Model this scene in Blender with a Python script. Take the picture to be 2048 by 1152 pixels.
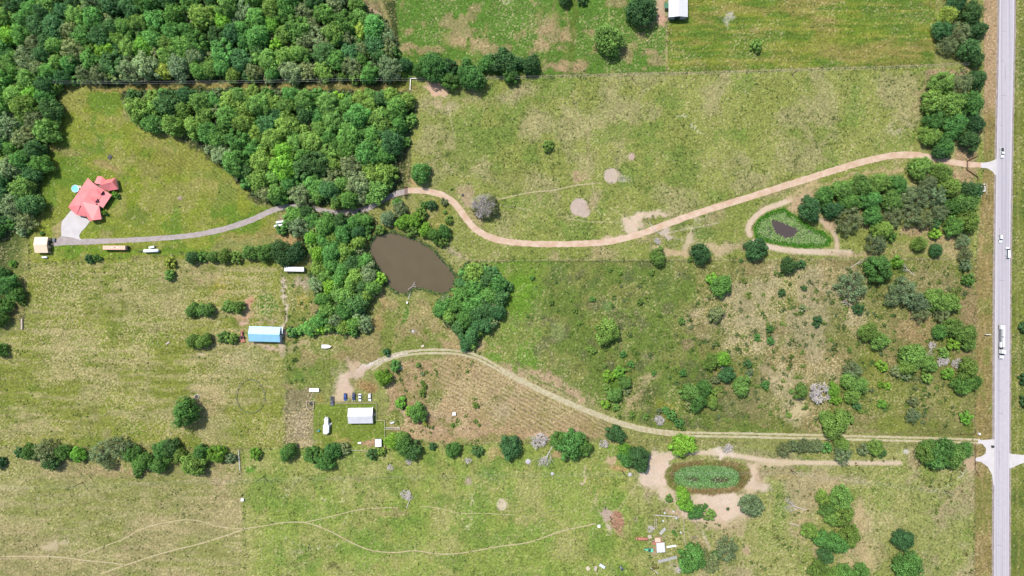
import bpy, math, random
import numpy as np
from mathutils import Vector, Matrix
R = math.radians
C = bpy.context.scene
COL = C.collection
for o in list(bpy.data.objects): bpy.data.objects.remove(o)

# ------------------------------------------------------------------ camera, sky, sun, exposure
S = 0.3            # metres of ground per photograph pixel (2048 wide)
H = 400.0          # camera height
cam = bpy.data.cameras.new('Camera'); camo = bpy.data.objects.new('camera', cam); COL.objects.link(camo)
cam.sensor_width = 36; cam.lens = 36 * H / (2048 * S); cam.clip_end = 20000; cam.clip_start = 1
camo.location = (0, 0, H); camo.rotation_euler = (0, 0, 0); C.camera = camo
C.render.resolution_x = 1024; C.render.resolution_y = 576
SUN_EL = R(60)
sx, sy = 0.62, -0.78                     # where shadows fall on the ground
w = bpy.data.worlds.new('World'); C.world = w; w.use_nodes = True
nt = w.node_tree; nt.nodes.clear()
sky = nt.nodes.new('ShaderNodeTexSky'); sky.sky_type = 'NISHITA'; sky.sun_disc = False
sky.sun_elevation = SUN_EL; sky.sun_rotation = math.atan2(-sx, -sy)
sky.air_density = 1.0; sky.dust_density = 1.5
bg = nt.nodes.new('ShaderNodeBackground'); bg.inputs[1].default_value = 0.15
wo = nt.nodes.new('ShaderNodeOutputWorld')
nt.links.new(sky.outputs[0], bg.inputs[0]); nt.links.new(bg.outputs[0], wo.inputs[0])
sl = bpy.data.lights.new('Sun', 'SUN'); sl.energy = 4.3; sl.angle = R(0.53); sl.color = (1.0, 0.955, 0.89)
so = bpy.data.objects.new('sun', sl); COL.objects.link(so)
d = Vector((sx * math.cos(SUN_EL), sy * math.cos(SUN_EL), -math.sin(SUN_EL)))
so.rotation_euler = d.to_track_quat('-Z', 'Y').to_euler(); so.location = (-200, 250, 500)
C.view_settings.view_transform = 'Standard'; C.view_settings.look = 'None'
C.view_settings.exposure = 0.46; C.view_settings.gamma = 1
K = 2.06           # light reaching a flat surface: albedo = picture colour / K

rng = random.Random(7); nr = np.random.RandomState(11)

def at(px, py, z=0.0):
    f = S * (H - z) / H
    return Vector(((px - 1024) * f, (576 - py) * f, z))
def lin(c):
    return tuple(((v / 255) / 12.92 if v / 255 <= .04045 else ((v / 255 + .055) / 1.055) ** 2.4) for v in c)
def alb(r, g, b, k=None):
    k = k or K
    return tuple(min(.92, v / k) for v in lin((r, g, b)))

# ------------------------------------------------------------------ materials
MATS = {}
def mat(name, rgb, rough=.8, spec=.3, metal=0, nscale=1.5, namt=.18, bump=0., stripe=None, coat=0):
    if name in MATS: return MATS[name]
    m = bpy.data.materials.new(name); m.use_nodes = True; n = m.node_tree; b = n.nodes['Principled BSDF']
    b.inputs['Roughness'].default_value = rough; b.inputs['Specular IOR Level'].default_value = spec
    b.inputs['Metallic'].default_value = metal
    if coat: b.inputs['Coat Weight'].default_value = coat
    tc = n.nodes.new('ShaderNodeTexCoord'); no = n.nodes.new('ShaderNodeTexNoise')
    no.inputs['Scale'].default_value = nscale; no.inputs['Detail'].default_value = 5
    n.links.new(tc.outputs['Object'], no.inputs['Vector'])
    mr = n.nodes.new('ShaderNodeMapRange'); mr.inputs[1].default_value = .3; mr.inputs[2].default_value = .7
    mr.inputs[3].default_value = 1 - namt; mr.inputs[4].default_value = 1 + namt
    n.links.new(no.outputs['Fac'], mr.inputs[0])
    val = mr.outputs[0]
    if stripe:                                   # seams or corrugation: (axis, period, amount)
        sp = n.nodes.new('ShaderNodeSeparateXYZ'); n.links.new(tc.outputs['Object'], sp.inputs[0])
        mu = n.nodes.new('ShaderNodeMath'); mu.operation = 'MULTIPLY'; mu.inputs[1].default_value = 2 * math.pi / stripe[1]
        n.links.new(sp.outputs[stripe[0]], mu.inputs[0])
        si = n.nodes.new('ShaderNodeMath'); si.operation = 'SINE'; n.links.new(mu.outputs[0], si.inputs[0])
        m2 = n.nodes.new('ShaderNodeMapRange'); m2.inputs[1].default_value = .5; m2.inputs[2].default_value = 1
        m2.inputs[3].default_value = 1; m2.inputs[4].default_value = 1 - stripe[2]
        n.links.new(si.outputs[0], m2.inputs[0])
        mm = n.nodes.new('ShaderNodeMath'); mm.operation = 'MULTIPLY'
        n.links.new(val, mm.inputs[0]); n.links.new(m2.outputs[0], mm.inputs[1]); val = mm.outputs[0]
    vm = n.nodes.new('ShaderNodeVectorMath'); vm.operation = 'SCALE'; vm.inputs[0].default_value = rgb
    n.links.new(val, vm.inputs['Scale']); n.links.new(vm.outputs[0], b.inputs['Base Color'])
    if bump:
        bu = n.nodes.new('ShaderNodeBump'); bu.inputs['Strength'].default_value = bump
        n.links.new(no.outputs['Fac'], bu.inputs['Height']); n.links.new(bu.outputs[0], b.inputs['Normal'])
    m.diffuse_color = (*rgb, 1); MATS[name] = m
    return m

def leafmat(name, transl=.22, attr=True):
    m = bpy.data.materials.new(name); m.use_nodes = True; n = m.node_tree; n.nodes.clear()
    out = n.nodes.new('ShaderNodeOutputMaterial'); oi = n.nodes.new('ShaderNodeObjectInfo')
    at_ = n.nodes.new('ShaderNodeAttribute'); at_.attribute_name = 'tone'
    vm = n.nodes.new('ShaderNodeMix'); vm.data_type = 'RGBA'; vm.blend_type = 'MULTIPLY'; vm.inputs[0].default_value = 1
    n.links.new(oi.outputs['Color'], vm.inputs[6]); n.links.new(at_.outputs['Color'], vm.inputs[7])
    df = n.nodes.new('ShaderNodeBsdfPrincipled'); tr = n.nodes.new('ShaderNodeBsdfTranslucent')
    df.inputs['Roughness'].default_value = .62; df.inputs['Specular IOR Level'].default_value = .18
    mx = n.nodes.new('ShaderNodeMixShader'); mx.inputs[0].default_value = transl
    n.links.new(vm.outputs[2], df.inputs['Base Color'])
    yl = n.nodes.new('ShaderNodeMix'); yl.data_type = 'RGBA'; yl.blend_type = 'MULTIPLY'; yl.inputs[0].default_value = 1
    yl.inputs[7].default_value = (1.15, 1.2, .6, 1)
    n.links.new(vm.outputs[2], yl.inputs[6]); n.links.new(yl.outputs[2], tr.inputs['Color'])
    n.links.new(df.outputs[0], mx.inputs[1]); n.links.new(tr.outputs[0], mx.inputs[2]); n.links.new(mx.outputs[0], out.inputs[0])
    MATS[name] = m
    return m
LEAF = leafmat('leaves')
BARK = mat('bark', (.16, .125, .095), .95, .1, nscale=3, namt=.3, bump=.4)
DEAD = mat('dead_wood', (.42, .385, .36), .9, .1, nscale=2, namt=.25)

# ------------------------------------------------------------------ object helpers
def mesh(name, v, f, m, smooth=False):
    me = bpy.data.meshes.new(name); me.from_pydata([tuple(p) for p in v], [], f)
    if m: me.materials.append(m)
    if smooth: me.polygons.foreach_set('use_smooth', [True] * len(me.polygons))
    me.update(); return me
def npmesh(name, V, F, m, tone=None):
    """V (n,3) array, F (k,4) int array"""
    me = bpy.data.meshes.new(name); V = np.asarray(V, np.float32); F = np.asarray(F, np.int32); k = F.shape[1]
    me.vertices.add(len(V)); me.vertices.foreach_set('co', V.ravel())
    me.loops.add(F.size); me.loops.foreach_set('vertex_index', F.ravel())
    me.polygons.add(len(F)); me.polygons.foreach_set('loop_start', np.arange(0, F.size, k, dtype=np.int32))
    me.polygons.foreach_set('loop_total', np.full(len(F), k, np.int32))
    if m: me.materials.append(m)
    me.update(calc_edges=True)
    if tone is not None:
        a = me.color_attributes.new('tone', 'FLOAT_COLOR', 'POINT'); c = np.ones((len(V), 4), np.float32); c[:, :3] = tone
        a.data.foreach_set('color', c.ravel())
    return me
def obj(name, me, parent=None, loc=(0, 0, 0), rz=0, sc=None):
    o = bpy.data.objects.new(name, me); COL.objects.link(o); o.location = loc; o.rotation_euler = (0, 0, rz)
    if sc is not None: o.scale = sc
    if parent: o.parent = parent
    return o
def tag(o, label=None, cat=None, group=None, kind=None):
    if label: o['label'] = label
    if cat: o['category'] = cat
    if group: o['group'] = group
    if kind: o['kind'] = kind
    return o
def thing(name, label, cat, loc, rz=0, group=None):
    o = bpy.data.objects.new(name, None); COL.objects.link(o); o.location = loc; o.rotation_euler = (0, 0, rz)
    o.empty_display_size = .5
    return tag(o, label, cat, group)

class MB:
    def __init__(s): s.v = []; s.f = []
    def add(s, v, f):
        n = len(s.v); s.v += [tuple(p) for p in v]; s.f += [tuple(i + n for i in q) for q in f]; return s
    def box(s, x0, x1, y0, y1, z0, z1, M=None, taper=0, ty=None):
        t = taper; u = t if ty is None else ty
        v = [(x0, y0, z0), (x1, y0, z0), (x1, y1, z0), (x0, y1, z0), (x0 + t, y0 + u, z1), (x1 - t, y0 + u, z1), (x1 - t, y1 - u, z1), (x0 + t, y1 - u, z1)]
        if M: v = [M @ Vector(p) for p in v]
        return s.add(v, [(0, 3, 2, 1), (4, 5, 6, 7), (0, 1, 5, 4), (1, 2, 6, 5), (2, 3, 7, 6), (3, 0, 4, 7)])
    def prism(s, pts, z0, z1):
        n = len(pts)
        v = [(p[0], p[1], z0) for p in pts] + [(p[0], p[1], z1) for p in pts]
        a = sum(pts[i][0] * pts[(i + 1) % n][1] - pts[(i + 1) % n][0] * pts[i][1] for i in range(n))
        f = [tuple(range(n, 2 * n)), tuple(range(n - 1, -1, -1))] + [(i, (i + 1) % n, (i + 1) % n + n, i + n) for i in range(n)]
        if a < 0: f = [tuple(reversed(q)) for q in f]
        return s.add(v, f)
    def tube(s, p, q, r0, r1=None, n=6, cap=True):
        p = Vector(p); q = Vector(q); r1 = r0 if r1 is None else r1; d = (q - p)
        if d.length < 1e-6: return s
        d.normalize(); a = d.orthogonal().normalized(); b = d.cross(a)
        v = [p + (a * math.cos(2 * math.pi * i / n) + b * math.sin(2 * math.pi * i / n)) * r0 for i in range(n)]
        v += [q + (a * math.cos(2 * math.pi * i / n) + b * math.sin(2 * math.pi * i / n)) * r1 for i in range(n)]
        f = [(i, (i + 1) % n, (i + 1) % n + n, i + n) for i in range(n)]
        if cap: f += [tuple(range(n - 1, -1, -1)), tuple(range(n, 2 * n))]
        return s.add(v, f)
    def build(s, name, m, parent=None, smooth=False, loc=(0, 0, 0), rz=0):
        return obj(name, mesh(name, s.v, s.f, m, smooth), parent, loc, rz)

# ------------------------------------------------------------------ noise and the ground map
TAB = nr.rand(256, 256).astype(np.float32)
def vn(x, y, sc, seed=0, ax=1.0):
    x = x / sc / ax + seed * 17.3; y = y / sc + seed * 9.7
    xi = np.floor(x).astype(int); yi = np.floor(y).astype(int); fx = x - xi; fy = y - yi
    fx = fx * fx * (3 - 2 * fx); fy = fy * fy * (3 - 2 * fy)
    a = TAB[xi & 255, yi & 255]; b = TAB[(xi + 1) & 255, yi & 255]; c = TAB[xi & 255, (yi + 1) & 255]; d = TAB[(xi + 1) & 255, (yi + 1) & 255]
    return (a * (1 - fx) + b * fx) * (1 - fy) + (c * (1 - fx) + d * fx) * fy
def fb(x, y, sc, seed=0, oc=4, ax=1.0):
    t = 0; a = .5; s = 0
    for i in range(oc):
        t = t + a * vn(x, y, sc / 2 ** i, seed + i * 3, ax); s += a; a *= .55
    return t / s
def sst(a, b, x):
    t = np.clip((x - a) / (b - a), 0, 1); return t * t * (3 - 2 * t)
def sdist(P, X, Y):
    """signed distance to polygon P, negative inside"""
    d = np.full(X.shape, 1e9); ins = np.zeros(X.shape, bool); n = len(P)
    for i in range(n):
        x0, y0 = P[i]; x1, y1 = P[(i + 1) % n]; ex = x1 - x0; ey = y1 - y0
        t = np.clip(((X - x0) * ex + (Y - y0) * ey) / (ex * ex + ey * ey + 1e-9), 0, 1)
        d = np.minimum(d, (X - x0 - t * ex) ** 2 + (Y - y0 - t * ey) ** 2)
        c = ((y0 > Y) != (y1 > Y)) & (X < (x1 - x0) * (Y - y0) / ((y1 - y0) if y1 != y0 else 1e-9) + x0); ins ^= c
    d = np.sqrt(d); return np.where(ins, -d, d)
def ldist(P, X, Y):
    d = np.full(X.shape, 1e9)
    for i in range(len(P) - 1):
        x0, y0 = P[i]; x1, y1 = P[i + 1]; ex = x1 - x0; ey = y1 - y0
        t = np.clip(((X - x0) * ex + (Y - y0) * ey) / (ex * ex + ey * ey + 1e-9), 0, 1)
        d = np.minimum(d, (X - x0 - t * ex) ** 2 + (Y - y0 - t * ey) ** 2)
    return np.sqrt(d)
def smoothline(P, it=3):
    for _ in range(it):
        Q = [P[0]]
        for a, b in zip(P[:-1], P[1:]):
            Q.append((a[0] * .75 + b[0] * .25, a[1] * .75 + b[1] * .25)); Q.append((a[0] * .25 + b[0] * .75, a[1] * .25 + b[1] * .75))
        Q.append(P[-1]); P = Q
    return P

POND1 = [(752,470),(780,462),(800,466),(840,480),(870,500),(895,528),(913,550),(908,578),(888,592),(850,581),(830,579),(815,590),(797,590),(780,578),(765,560),(757,540),(742,520),(735,500),(742,480)]
POND2 = [(1507,458),(1515,440),(1535,425),(1568,415),(1580,425),(1600,436),(1625,455),(1650,464),(1664,480),(1658,492),(1640,496),(1600,496),(1560,490),(1525,483),(1511,474)]
POND2W = [(1542,440),(1560,442),(1575,448),(1600,461),(1590,471),(1583,478),(1560,472),(1548,463)]
POND3 = [(1416 + 84 * math.copysign(abs(math.cos(a)) ** .75, math.cos(a)), 954 + 33 * math.copysign(abs(math.sin(a)) ** .8, math.sin(a))) for a in [i * math.pi / 14 for i in range(28)]]

stp = 2.0
cx = np.arange(-44, 2094, stp); cy = np.arange(-44, 1198, stp)
def ext(c, far=13000):
    lo = []; hi = []; g = 4.; p = c[0]; q = c[-1]
    while g < far: lo.append(p - g); hi.append(q + g); g *= 1.33
    return np.array(lo[::-1] + list(c) + hi)
cx = ext(cx); cy = ext(cy); NX, NY = len(cx), len(cy)
PX, PY = np.meshgrid(cx, cy)
WX = PX + (fb(PX, PY, 26, 1) - .5) * 26 + (vn(PX, PY, 5, 2) - .5) * 6
WY = PY + (fb(PX, PY, 26, 5) - .5) * 26 + (vn(PX, PY, 5, 6) - .5) * 6
Gc = np.zeros((NY, NX, 3)); Gc[:] = lin((150, 156, 92))
FLK = np.zeros((NY, NX)) + .3      # straw flecks
TFT = np.zeros((NY, NX)) + .3      # dark tufts
N1 = fb(PX, PY, 90, 20, 5); N2 = fb(PX, PY, 34, 30, 5); N3 = fb(PX, PY, 12, 40, 4); NH = fb(PX, PY, 14, 50, 4, ax=5)
def msk(P, soft=8, warp=True, rag=0):
    X, Y = (WX, WY) if warp else (PX, PY)
    d = sdist(P, X, Y)
    if rag: d = d + (N3 - .5) * rag
    return 1 - sst(-soft / 2, soft / 2, d)
def lay(m, col, s=1.0, noise=None, lo=.35, hi=.65):
    if noise is not None: m = m * sst(lo, hi, noise)
    m = (m * s)[..., None]; Gc[:] = Gc * (1 - m) + np.array(lin(col)) * m
def setm(A, m, v): A[:] = A * (1 - m) + v * m
def blob(x, y, rx, ry, col, s=1., ang=0, soft=.5, noise=None, lo=.35, hi=.65, rag=.5, warp=True):
    ca, sa = math.cos(R(ang)), math.sin(R(ang)); X, Y = (WX, WY) if warp else (PX, PY)
    u = ((X - x) * ca + (Y - y) * sa) / rx; v = (-(X - x) * sa + (Y - y) * ca) / ry
    r = np.sqrt(u * u + v * v) + (N3 - .5) * rag
    m = 1 - sst(1 - soft, 1 + soft * .3, r); lay(m, col, s, noise, lo, hi); return m
def line(P, wd, col, s=1., soft=1.5, warp=False, noise=None, lo=.3, hi=.6):
    d = ldist(smoothline(P, 2), *((WX, WY) if warp else (PX, PY))); lay(1 - sst(wd / 2 - soft / 2, wd / 2 + soft / 2, d), col, s, noise, lo, hi)

STRAW = (196, 172, 128); TAN = (190, 160, 122); GRN = (112, 146, 66); DGRN = (84, 118, 56); LG = (160, 168, 108); PINK = (226, 196, 172)
BRN = (160, 128, 88); PALE = (214, 198, 160)
# wide fields
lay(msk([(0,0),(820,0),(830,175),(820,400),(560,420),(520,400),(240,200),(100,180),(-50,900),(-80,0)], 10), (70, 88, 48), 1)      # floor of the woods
M_ = msk([(100,166),(240,175),(245,240),(400,300),(520,405),(560,430),(560,452),(440,485),(380,520),(60,530),(50,470),(75,300),(120,200)], 8); lay(M_, (140, 156, 66))
setm(TFT, M_, .15); setm(FLK, M_, .12); lay(M_, (164, 160, 92), .6, N2, .5, .62); lay(M_, (104, 142, 54), .8, fb(PX, PY, 50, 77), .52, .66)
M_ = msk([(785,-60),(1190,-60),(1340,-60),(1335,146),(822,156),(805,160),(800,100)], 5, False); lay(M_, (96, 138, 58)); setm(TFT, M_, .2)
lay(M_, TAN, .55, fb(PX, PY, 30, 81, 6), .57, .7)
M_ = msk([(1335,-60),(1872,-60),(1868,130),(1335,146)], 5, False); lay(M_, (106, 138, 56)); setm(TFT, M_, .15)
lay(M_, (168, 150, 86), .75, fb(PX, PY, 22, 83, 5, ax=3), .48, .68); lay(M_, (128, 150, 56), .6, fb(PX, PY, 30, 84, 4, ax=3), .5, .7)
M_ = msk([(822,157),(1335,148),(1868,131),(1980,128),(1970,330),(1800,305),(1500,380),(1230,480),(1000,490),(900,380),(822,375)], 4, False)
lay(M_, (150, 162, 90)); lay(M_, (184, 172, 122), .65, fb(PX, PY, 70, 85, 6), .48, .72); lay(M_, (120, 150, 72), .7, fb(PX, PY, 46, 86, 5), .52, .68); setm(TFT, M_, .8)
M_ = msk([(822,388),(880,384),(940,460),(1010,492),(1240,482),(1500,385),(1800,312),(1980,330),(1975,518),(936,520),(880,470)], 4, False)
lay(M_, (142, 156, 84)); lay(M_, (182, 166, 118), .8, fb(PX, PY, 60, 87, 5), .48, .65); setm(TFT, M_, .5)
M_ = msk([(936,520),(1400,518),(1390,620),(1400,700),(1560,760),(1560,870),(1300,855),(1080,770),(960,700),(1010,600),(1020,560)], 6)
lay(M_, (114, 138, 68)); lay(M_, (108, 154, 56), .8, sst(1200, 990, PX) * .5 + N1 * .5, .45, .62); lay(M_, (148, 148, 92), .5, N2, .5, .66); lay(M_, (104, 108, 84), .55, fb(PX, PY, 30, 88), .55, .68); setm(TFT, M_, .5); setm(FLK, M_, .3)
M_ = msk([(1380,520),(1950,516),(1950,872),(1560,866),(1480,830),(1420,740),(1370,660),(1400,600)], 8)
lay(M_, (136, 140, 80)); lay(M_, (108, 130, 60), .6, N2, .5, .6); setm(TFT, M_, .5); setm(FLK, M_, .35)
lay(M_, (166, 144, 102), .5, fb(PX, PY, 60, 90), .53, .64)
M_ = msk([(1430,575),(1560,530),(1720,540),(1730,640),(1690,720),(1640,860),(1560,830),(1520,760),(1440,690),(1370,650)], 30)
lay(M_, (190, 174, 136), .7, N2, .38, .6); setm(FLK, M_, 1.0)
M_ = msk([(60,525),(380,520),(565,520),(570,895),(-60,895),(-60,700),(50,660)], 6); lay(M_, (142, 154, 74)); setm(FLK, M_, .6); setm(TFT, M_, .4)
lay(M_, (170, 164, 108), .7, fb(PX, PY, 80, 92, 5), .48, .62); lay(M_, (122, 146, 62), .75, fb(PX, PY, 60, 93, 5), .54, .66)
M_ = msk([(570,540),(630,520),(640,640),(760,600),(880,600),(1000,700),(950,705),(860,700),(720,730),(640,780),(570,780)], 6); lay(M_, (130, 146, 76)); lay(M_, (176, 154, 108), .7, N2, .5, .62); setm(FLK, M_, .5)
M_ = msk([(575,780),(625,780),(627,895),(565,895)], 6); lay(M_, (146, 138, 100)); setm(FLK, M_, 1)
M_ = msk([(627,810),(755,806),(755,840),(771,840),(772,897),(627,897)], 3, False); lay(M_, (126, 150, 64)); setm(FLK, M_, .15); setm(TFT, M_, .05)
M_ = msk([(800,722),(940,712),(1060,765),(1160,820),(1210,870),(1000,880),(800,885),(775,840),(770,760)], 10); lay(M_, (182, 156, 116)); setm(FLK, M_, .8)
lay(M_, (140, 142, 76), .8, N2, .5, .62)
M_ = msk([(-60,897),(480,897),(488,1200),(-60,1200)], 4, False); lay(M_, (154, 158, 92)); lay(M_, (186, 168, 124), .6, fb(PX, PY, 60, 95, 5, ax=2), .5, .64); setm(TFT, M_, .3); setm(FLK, M_, .45)
M_ = msk([(482,897),(1200,885),(1290,900),(1300,1200),(490,1200)], 4, False); lay(M_, (146, 168, 86)); lay(M_, (172, 172, 108), .7, fb(PX, PY, 80, 96, 5), .45, .62); lay(M_, (114, 152, 68), .6, fb(PX, PY, 40, 97, 5), .52, .66); setm(TFT, M_, .6); setm(FLK, M_, .3)
M_ = msk([(1290,890),(1950,905),(1950,1200),(1300,1200)], 6); lay(M_, (158, 166, 100)); lay(M_, (184, 168, 126), .8, fb(PX, PY, 60, 98, 5), .5, .64); lay(M_, (124, 152, 74), .6, fb(PX, PY, 50, 99, 4), .55, .66); setm(TFT, M_, .7); setm(FLK, M_, .45)
# verges
M_ = msk([(1968,-60),(1998,-60),(1990,600),(1990,1200),(1949,1200),(1950,560),(1968,330)], 3, False); lay(M_, (152, 138, 84)); lay(M_, (128, 140, 66), .6, fb(PX, PY, 40, 101, 4), .48, .6)
lay(M_, (184, 158, 110), .6, fb(PX * 6, PY, 20, 102, 3), .5, .7); lay(M_, (196, 164, 130), .8, sst(330, 100, PY)); setm(TFT, M_, .1)
M_ = sst(2020, 2024, PX); lay(M_, (124, 138, 66)); lay(M_, (94, 118, 58), .7, fb(PX, PY, 50, 103, 4), .48, .6); setm(TFT, M_, .2)
lay(1 - sst(1.5, 4, np.abs(PX - 2036 - (vn(PX, PY, 60, 3) - .5) * 4)), (158, 158, 98), .5)
# northern hay field: mowing arcs, dirt next to barn
for q in (20, 46, 72, 98, 120): line([(1345, q + 6), (1500, q), (1700, q + 3), (1866, q - 1)], 2.2, (166, 166, 84), .5, 2)
line([(1362,60),(1350,75),(1348,95),(1355,112),(1370,118)], 2, (170, 178, 92), .6)
line([(1336,0),(1334,80),(1332,146)], 3.4, (186, 180, 116), .85); line([(1219,0),(1217,42)], 2.2, (176,184,120), .7)
line([(1310,45),(1300,85),(1255,88)], 1.6, (188,188,126), .7); line([(1320,45),(1312,80)], 1.6, (188,188,126), .5); line([(1255,94),(1300,92)], 1.4, (178,180,116), .5)
blob(1322, 15, 17, 40, (214, 184, 156), .9); blob(1325, 40, 10, 14, (222, 176, 150), .7); blob(1300, 104, 20, 7, TAN, .7)
blob(1459, 36, 12, 12, (206, 204, 190), .9, rag=1.2); blob(1508, 62, 16, 10, (176, 160, 100), .4)
blob(1100, 70, 60, 45, TAN, .7, 50, .8, N3, .4, .6); blob(1130, 130, 50, 12, TAN, .8, 0); blob(930, 85, 60, 22, (196, 166, 126), .8, 15, .7, N3, .35, .55); blob(860, 100, 30, 10, TAN, .6); blob(820, 98, 22, 9, TAN, .7)
blob(1145, 60, 8, 90, (98, 122, 54), .8, 5, .8); line([(1150,0),(1142,148)], 9, (104, 128, 58), .6, 8)
line([(1143,150),(1146,200),(1160,260),(1185,300),(1190,330)], 6, (122, 138, 72), .5, 6); line([(1150,180),(1172,280),(1178,370)], 4, (186, 172, 124), .6, 4, True)
blob(1012, 2, 9, 9, (202, 204, 170), .8, rag=.2, warp=False); blob(1012, 2, 5, 5, (106, 142, 64), 1, rag=.2, warp=False)
line([(700,0),(735,15),(760,30)], 7, (200, 176, 150), .9, 5); line([(760,0),(775,40),(790,90),(798,120)], 8, (176, 166, 106), .8, 8); blob(735, 12, 30, 18, (190, 168, 124), .6)
blob(12, 48, 34, 26, (190, 168, 116), .9); blob(280, 12, 10, 22, (176, 140, 112), .6); blob(80, 30, 30, 16, (166, 160, 108), .5)
# fence strips
line([(822,156),(1335,147),(1868,130),(1900,128)], 5, (196, 174, 128), .55, 4, False, N3, .3, .6); line([(1000,153),(1335,142),(1868,126)], 4, (92, 120, 52), .5, 4)
line([(130,174),(400,176),(560,176),(700,178),(830,176)], 10, (170, 156, 88), .9, 8, True); blob(800, 172, 30, 9, (140, 144, 66), .9)
line([(821,160),(819,300),(812,372)], 5, (146, 146, 84), .7, 4)
# pasture details
blob(873, 177, 26, 13, (226, 190, 160), 1, 8, .3); blob(880, 210, 50, 26, (196, 176, 138), .8, 0, .9, N3, .3, .55); blob(1030, 190, 60, 18, (194, 176, 134), .7, -20, .9); line([(895,205),(902,240),(910,275)], 1.6, (208, 196, 156), .8)
blob(1158, 414, 18, 19, (206, 186, 170), 1, 35, .12, rag=.12, warp=False); blob(1168, 424, 13, 12, (206, 186, 170), 1, 0, .15, rag=.12, warp=False)
blob(1222, 352, 16, 16, (208, 190, 170), 1, 0, .2, rag=.3, warp=False); blob(1240, 350, 14, 10, (200, 184, 158), .8, 0, .4, rag=1); blob(1254, 352, 14, 10, (188, 194, 160), .5, 0, .5, rag=1.4)
blob(1263, 313, 7, 8, (206, 180, 160), 1, 0, .3, warp=False); blob(1158, 352, 26, 16, (200, 166, 134), .8, 0, .8, N3, .3, .55); blob(1190, 398, 16, 24, (196, 172, 134), .7, 30, .8)
blob(1272, 438, 26, 16, (224, 200, 174), 1, -10, .5); blob(1310, 428, 34, 7, (222, 198, 172), .9, -4, .5); blob(1296, 438, 14, 6, (150, 148, 92), .9, -20); blob(1265, 455, 18, 12, (226, 202, 178), .9); blob(1230, 474, 40, 6, (222, 192, 166), .8, -12)
for p in ([(1000,398),(1060,384),(1110,381),(1150,370),(1200,366)], [(960,402),(1000,398)], [(1000,410),(1060,420)], [(1220,415),(1260,440),(1300,450)], [(1140,438),(1180,444),(1240,445)], [(1186,372),(1192,410),(1200,430)]): line(p, 1.7, (206, 194, 152), .85, 1.2)
blob(1030, 360, 60, 30, (150, 150, 90), .4); blob(1080, 400, 50, 30, (108, 148, 62), .6, 0, .8, N3, .3, .5); blob(930, 385, 18, 14, (190, 166, 130), .7); blob(935, 402, 12, 16, (198, 172, 142), .8); blob(950, 440, 26, 12, (186, 166, 120), .7, 50)
blob(1800, 255, 50, 18, (206, 190, 160), .7, -25, .9, N3, .35, .6); blob(1845, 200, 16, 70, (190, 168, 126), .6, 15, .8); blob(1900, 148, 60, 12, (188, 160, 128), .8, -5)
for q in ([(1372,235),(1392,262),(1412,268),(1425,275)], [(1340,208),(1342,207)], [(1330,240),(1350,235),(1375,233)]): line(q, 1.6, (220, 220, 196), .7, 1.5, True, N3, .45, .55)
# land between the red drive and the middle fence
blob(1330, 470, 60, 30, (188, 168, 124), .5, 0, .9, N3, .35, .6); blob(1380, 440, 50, 16, (208, 190, 160), .7, -12, .8, N3, .35, .55); blob(1330, 465, 14, 8, (210, 192, 176), .9); blob(1380, 480, 12, 26, (214, 192, 162), .8, 20, .6); blob(1350, 503, 60, 9, (212, 184, 148), .8, 3, .6)
blob(1440, 495, 60, 14, (206, 182, 146), .8, -5, .7); blob(1350, 450, 20, 12, (112, 140, 74), .7); blob(1345, 485, 20, 10, (116, 142, 72), .7); blob(1410, 470, 26, 16, (110, 142, 76), .6); blob(1260, 500, 20, 6, (112, 142, 62), .4)
line([(1330,468),(1360,460),(1410,452),(1440,444)], 2, (216, 202, 170), .8); line([(1330,470),(1370,482),(1400,486)], 1.8, (216, 202, 170), .7)
line([(1345,428),(1480,388),(1620,345),(1760,315)], 3, (112, 118, 62), .7, 3, True)
line([(1500,470),(1495,455),(1508,435),(1530,418),(1560,408),(1580,400)], 11, (224, 200, 174), .95, 5); blob(1600, 408, 40, 14, (206, 178, 142), .9, -35, .6); line([(1580,396),(1650,362),(1760,342),(1820,330)], 7, (206, 180, 136), .7, 6, True)
line([(1508,484),(1540,494),(1580,502),(1650,504),(1700,506)], 12, (226, 204, 180), .95, 5); line([(1640,440),(1662,455),(1674,478),(1674,498)], 9, (212, 188, 158), .95, 5); blob(1660, 448, 26, 12, (204, 176, 144), .8, 40); blob(1610, 405, 26, 20, (206, 178, 144), .6)
blob(1700, 508, 70, 8, (192, 170, 132), .7); blob(1800, 500, 70, 22, (182, 162, 112), .6, 0, .8, N3, .3, .55); blob(1880, 478, 40, 40, (198, 170, 128), .7, 0, .7, N3, .35, .55); blob(1830, 460, 30, 14, (198, 166, 130), .8); blob(1890, 345, 60, 16, (204, 172, 138), .8, 5, .6); blob(1935, 350, 24, 20, (190, 164, 124), .8); blob(1930, 300, 30, 24, (196, 160, 128), .8)
blob(880, 428, 26, 40, (150, 152, 76), .7, 30); blob(850, 400, 30, 6, (206, 186, 128), .7, 10, .6, N3, .4, .55); blob(830, 360, 10, 14, (200, 170, 120), .8)
blob(905, 505, 30, 8, (186, 168, 140), .7, 50, .6, N3, .35, .55); line([(880,478),(905,500),(935,520)], 2, (206, 192, 158), .6)
line([(936,521),(1300,520),(1400,520),(1950,518)], 2.4, (190, 184, 128), .6, 2); line([(936,524),(1400,523)], 3, (86, 104, 52), .6, 2.5)
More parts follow.
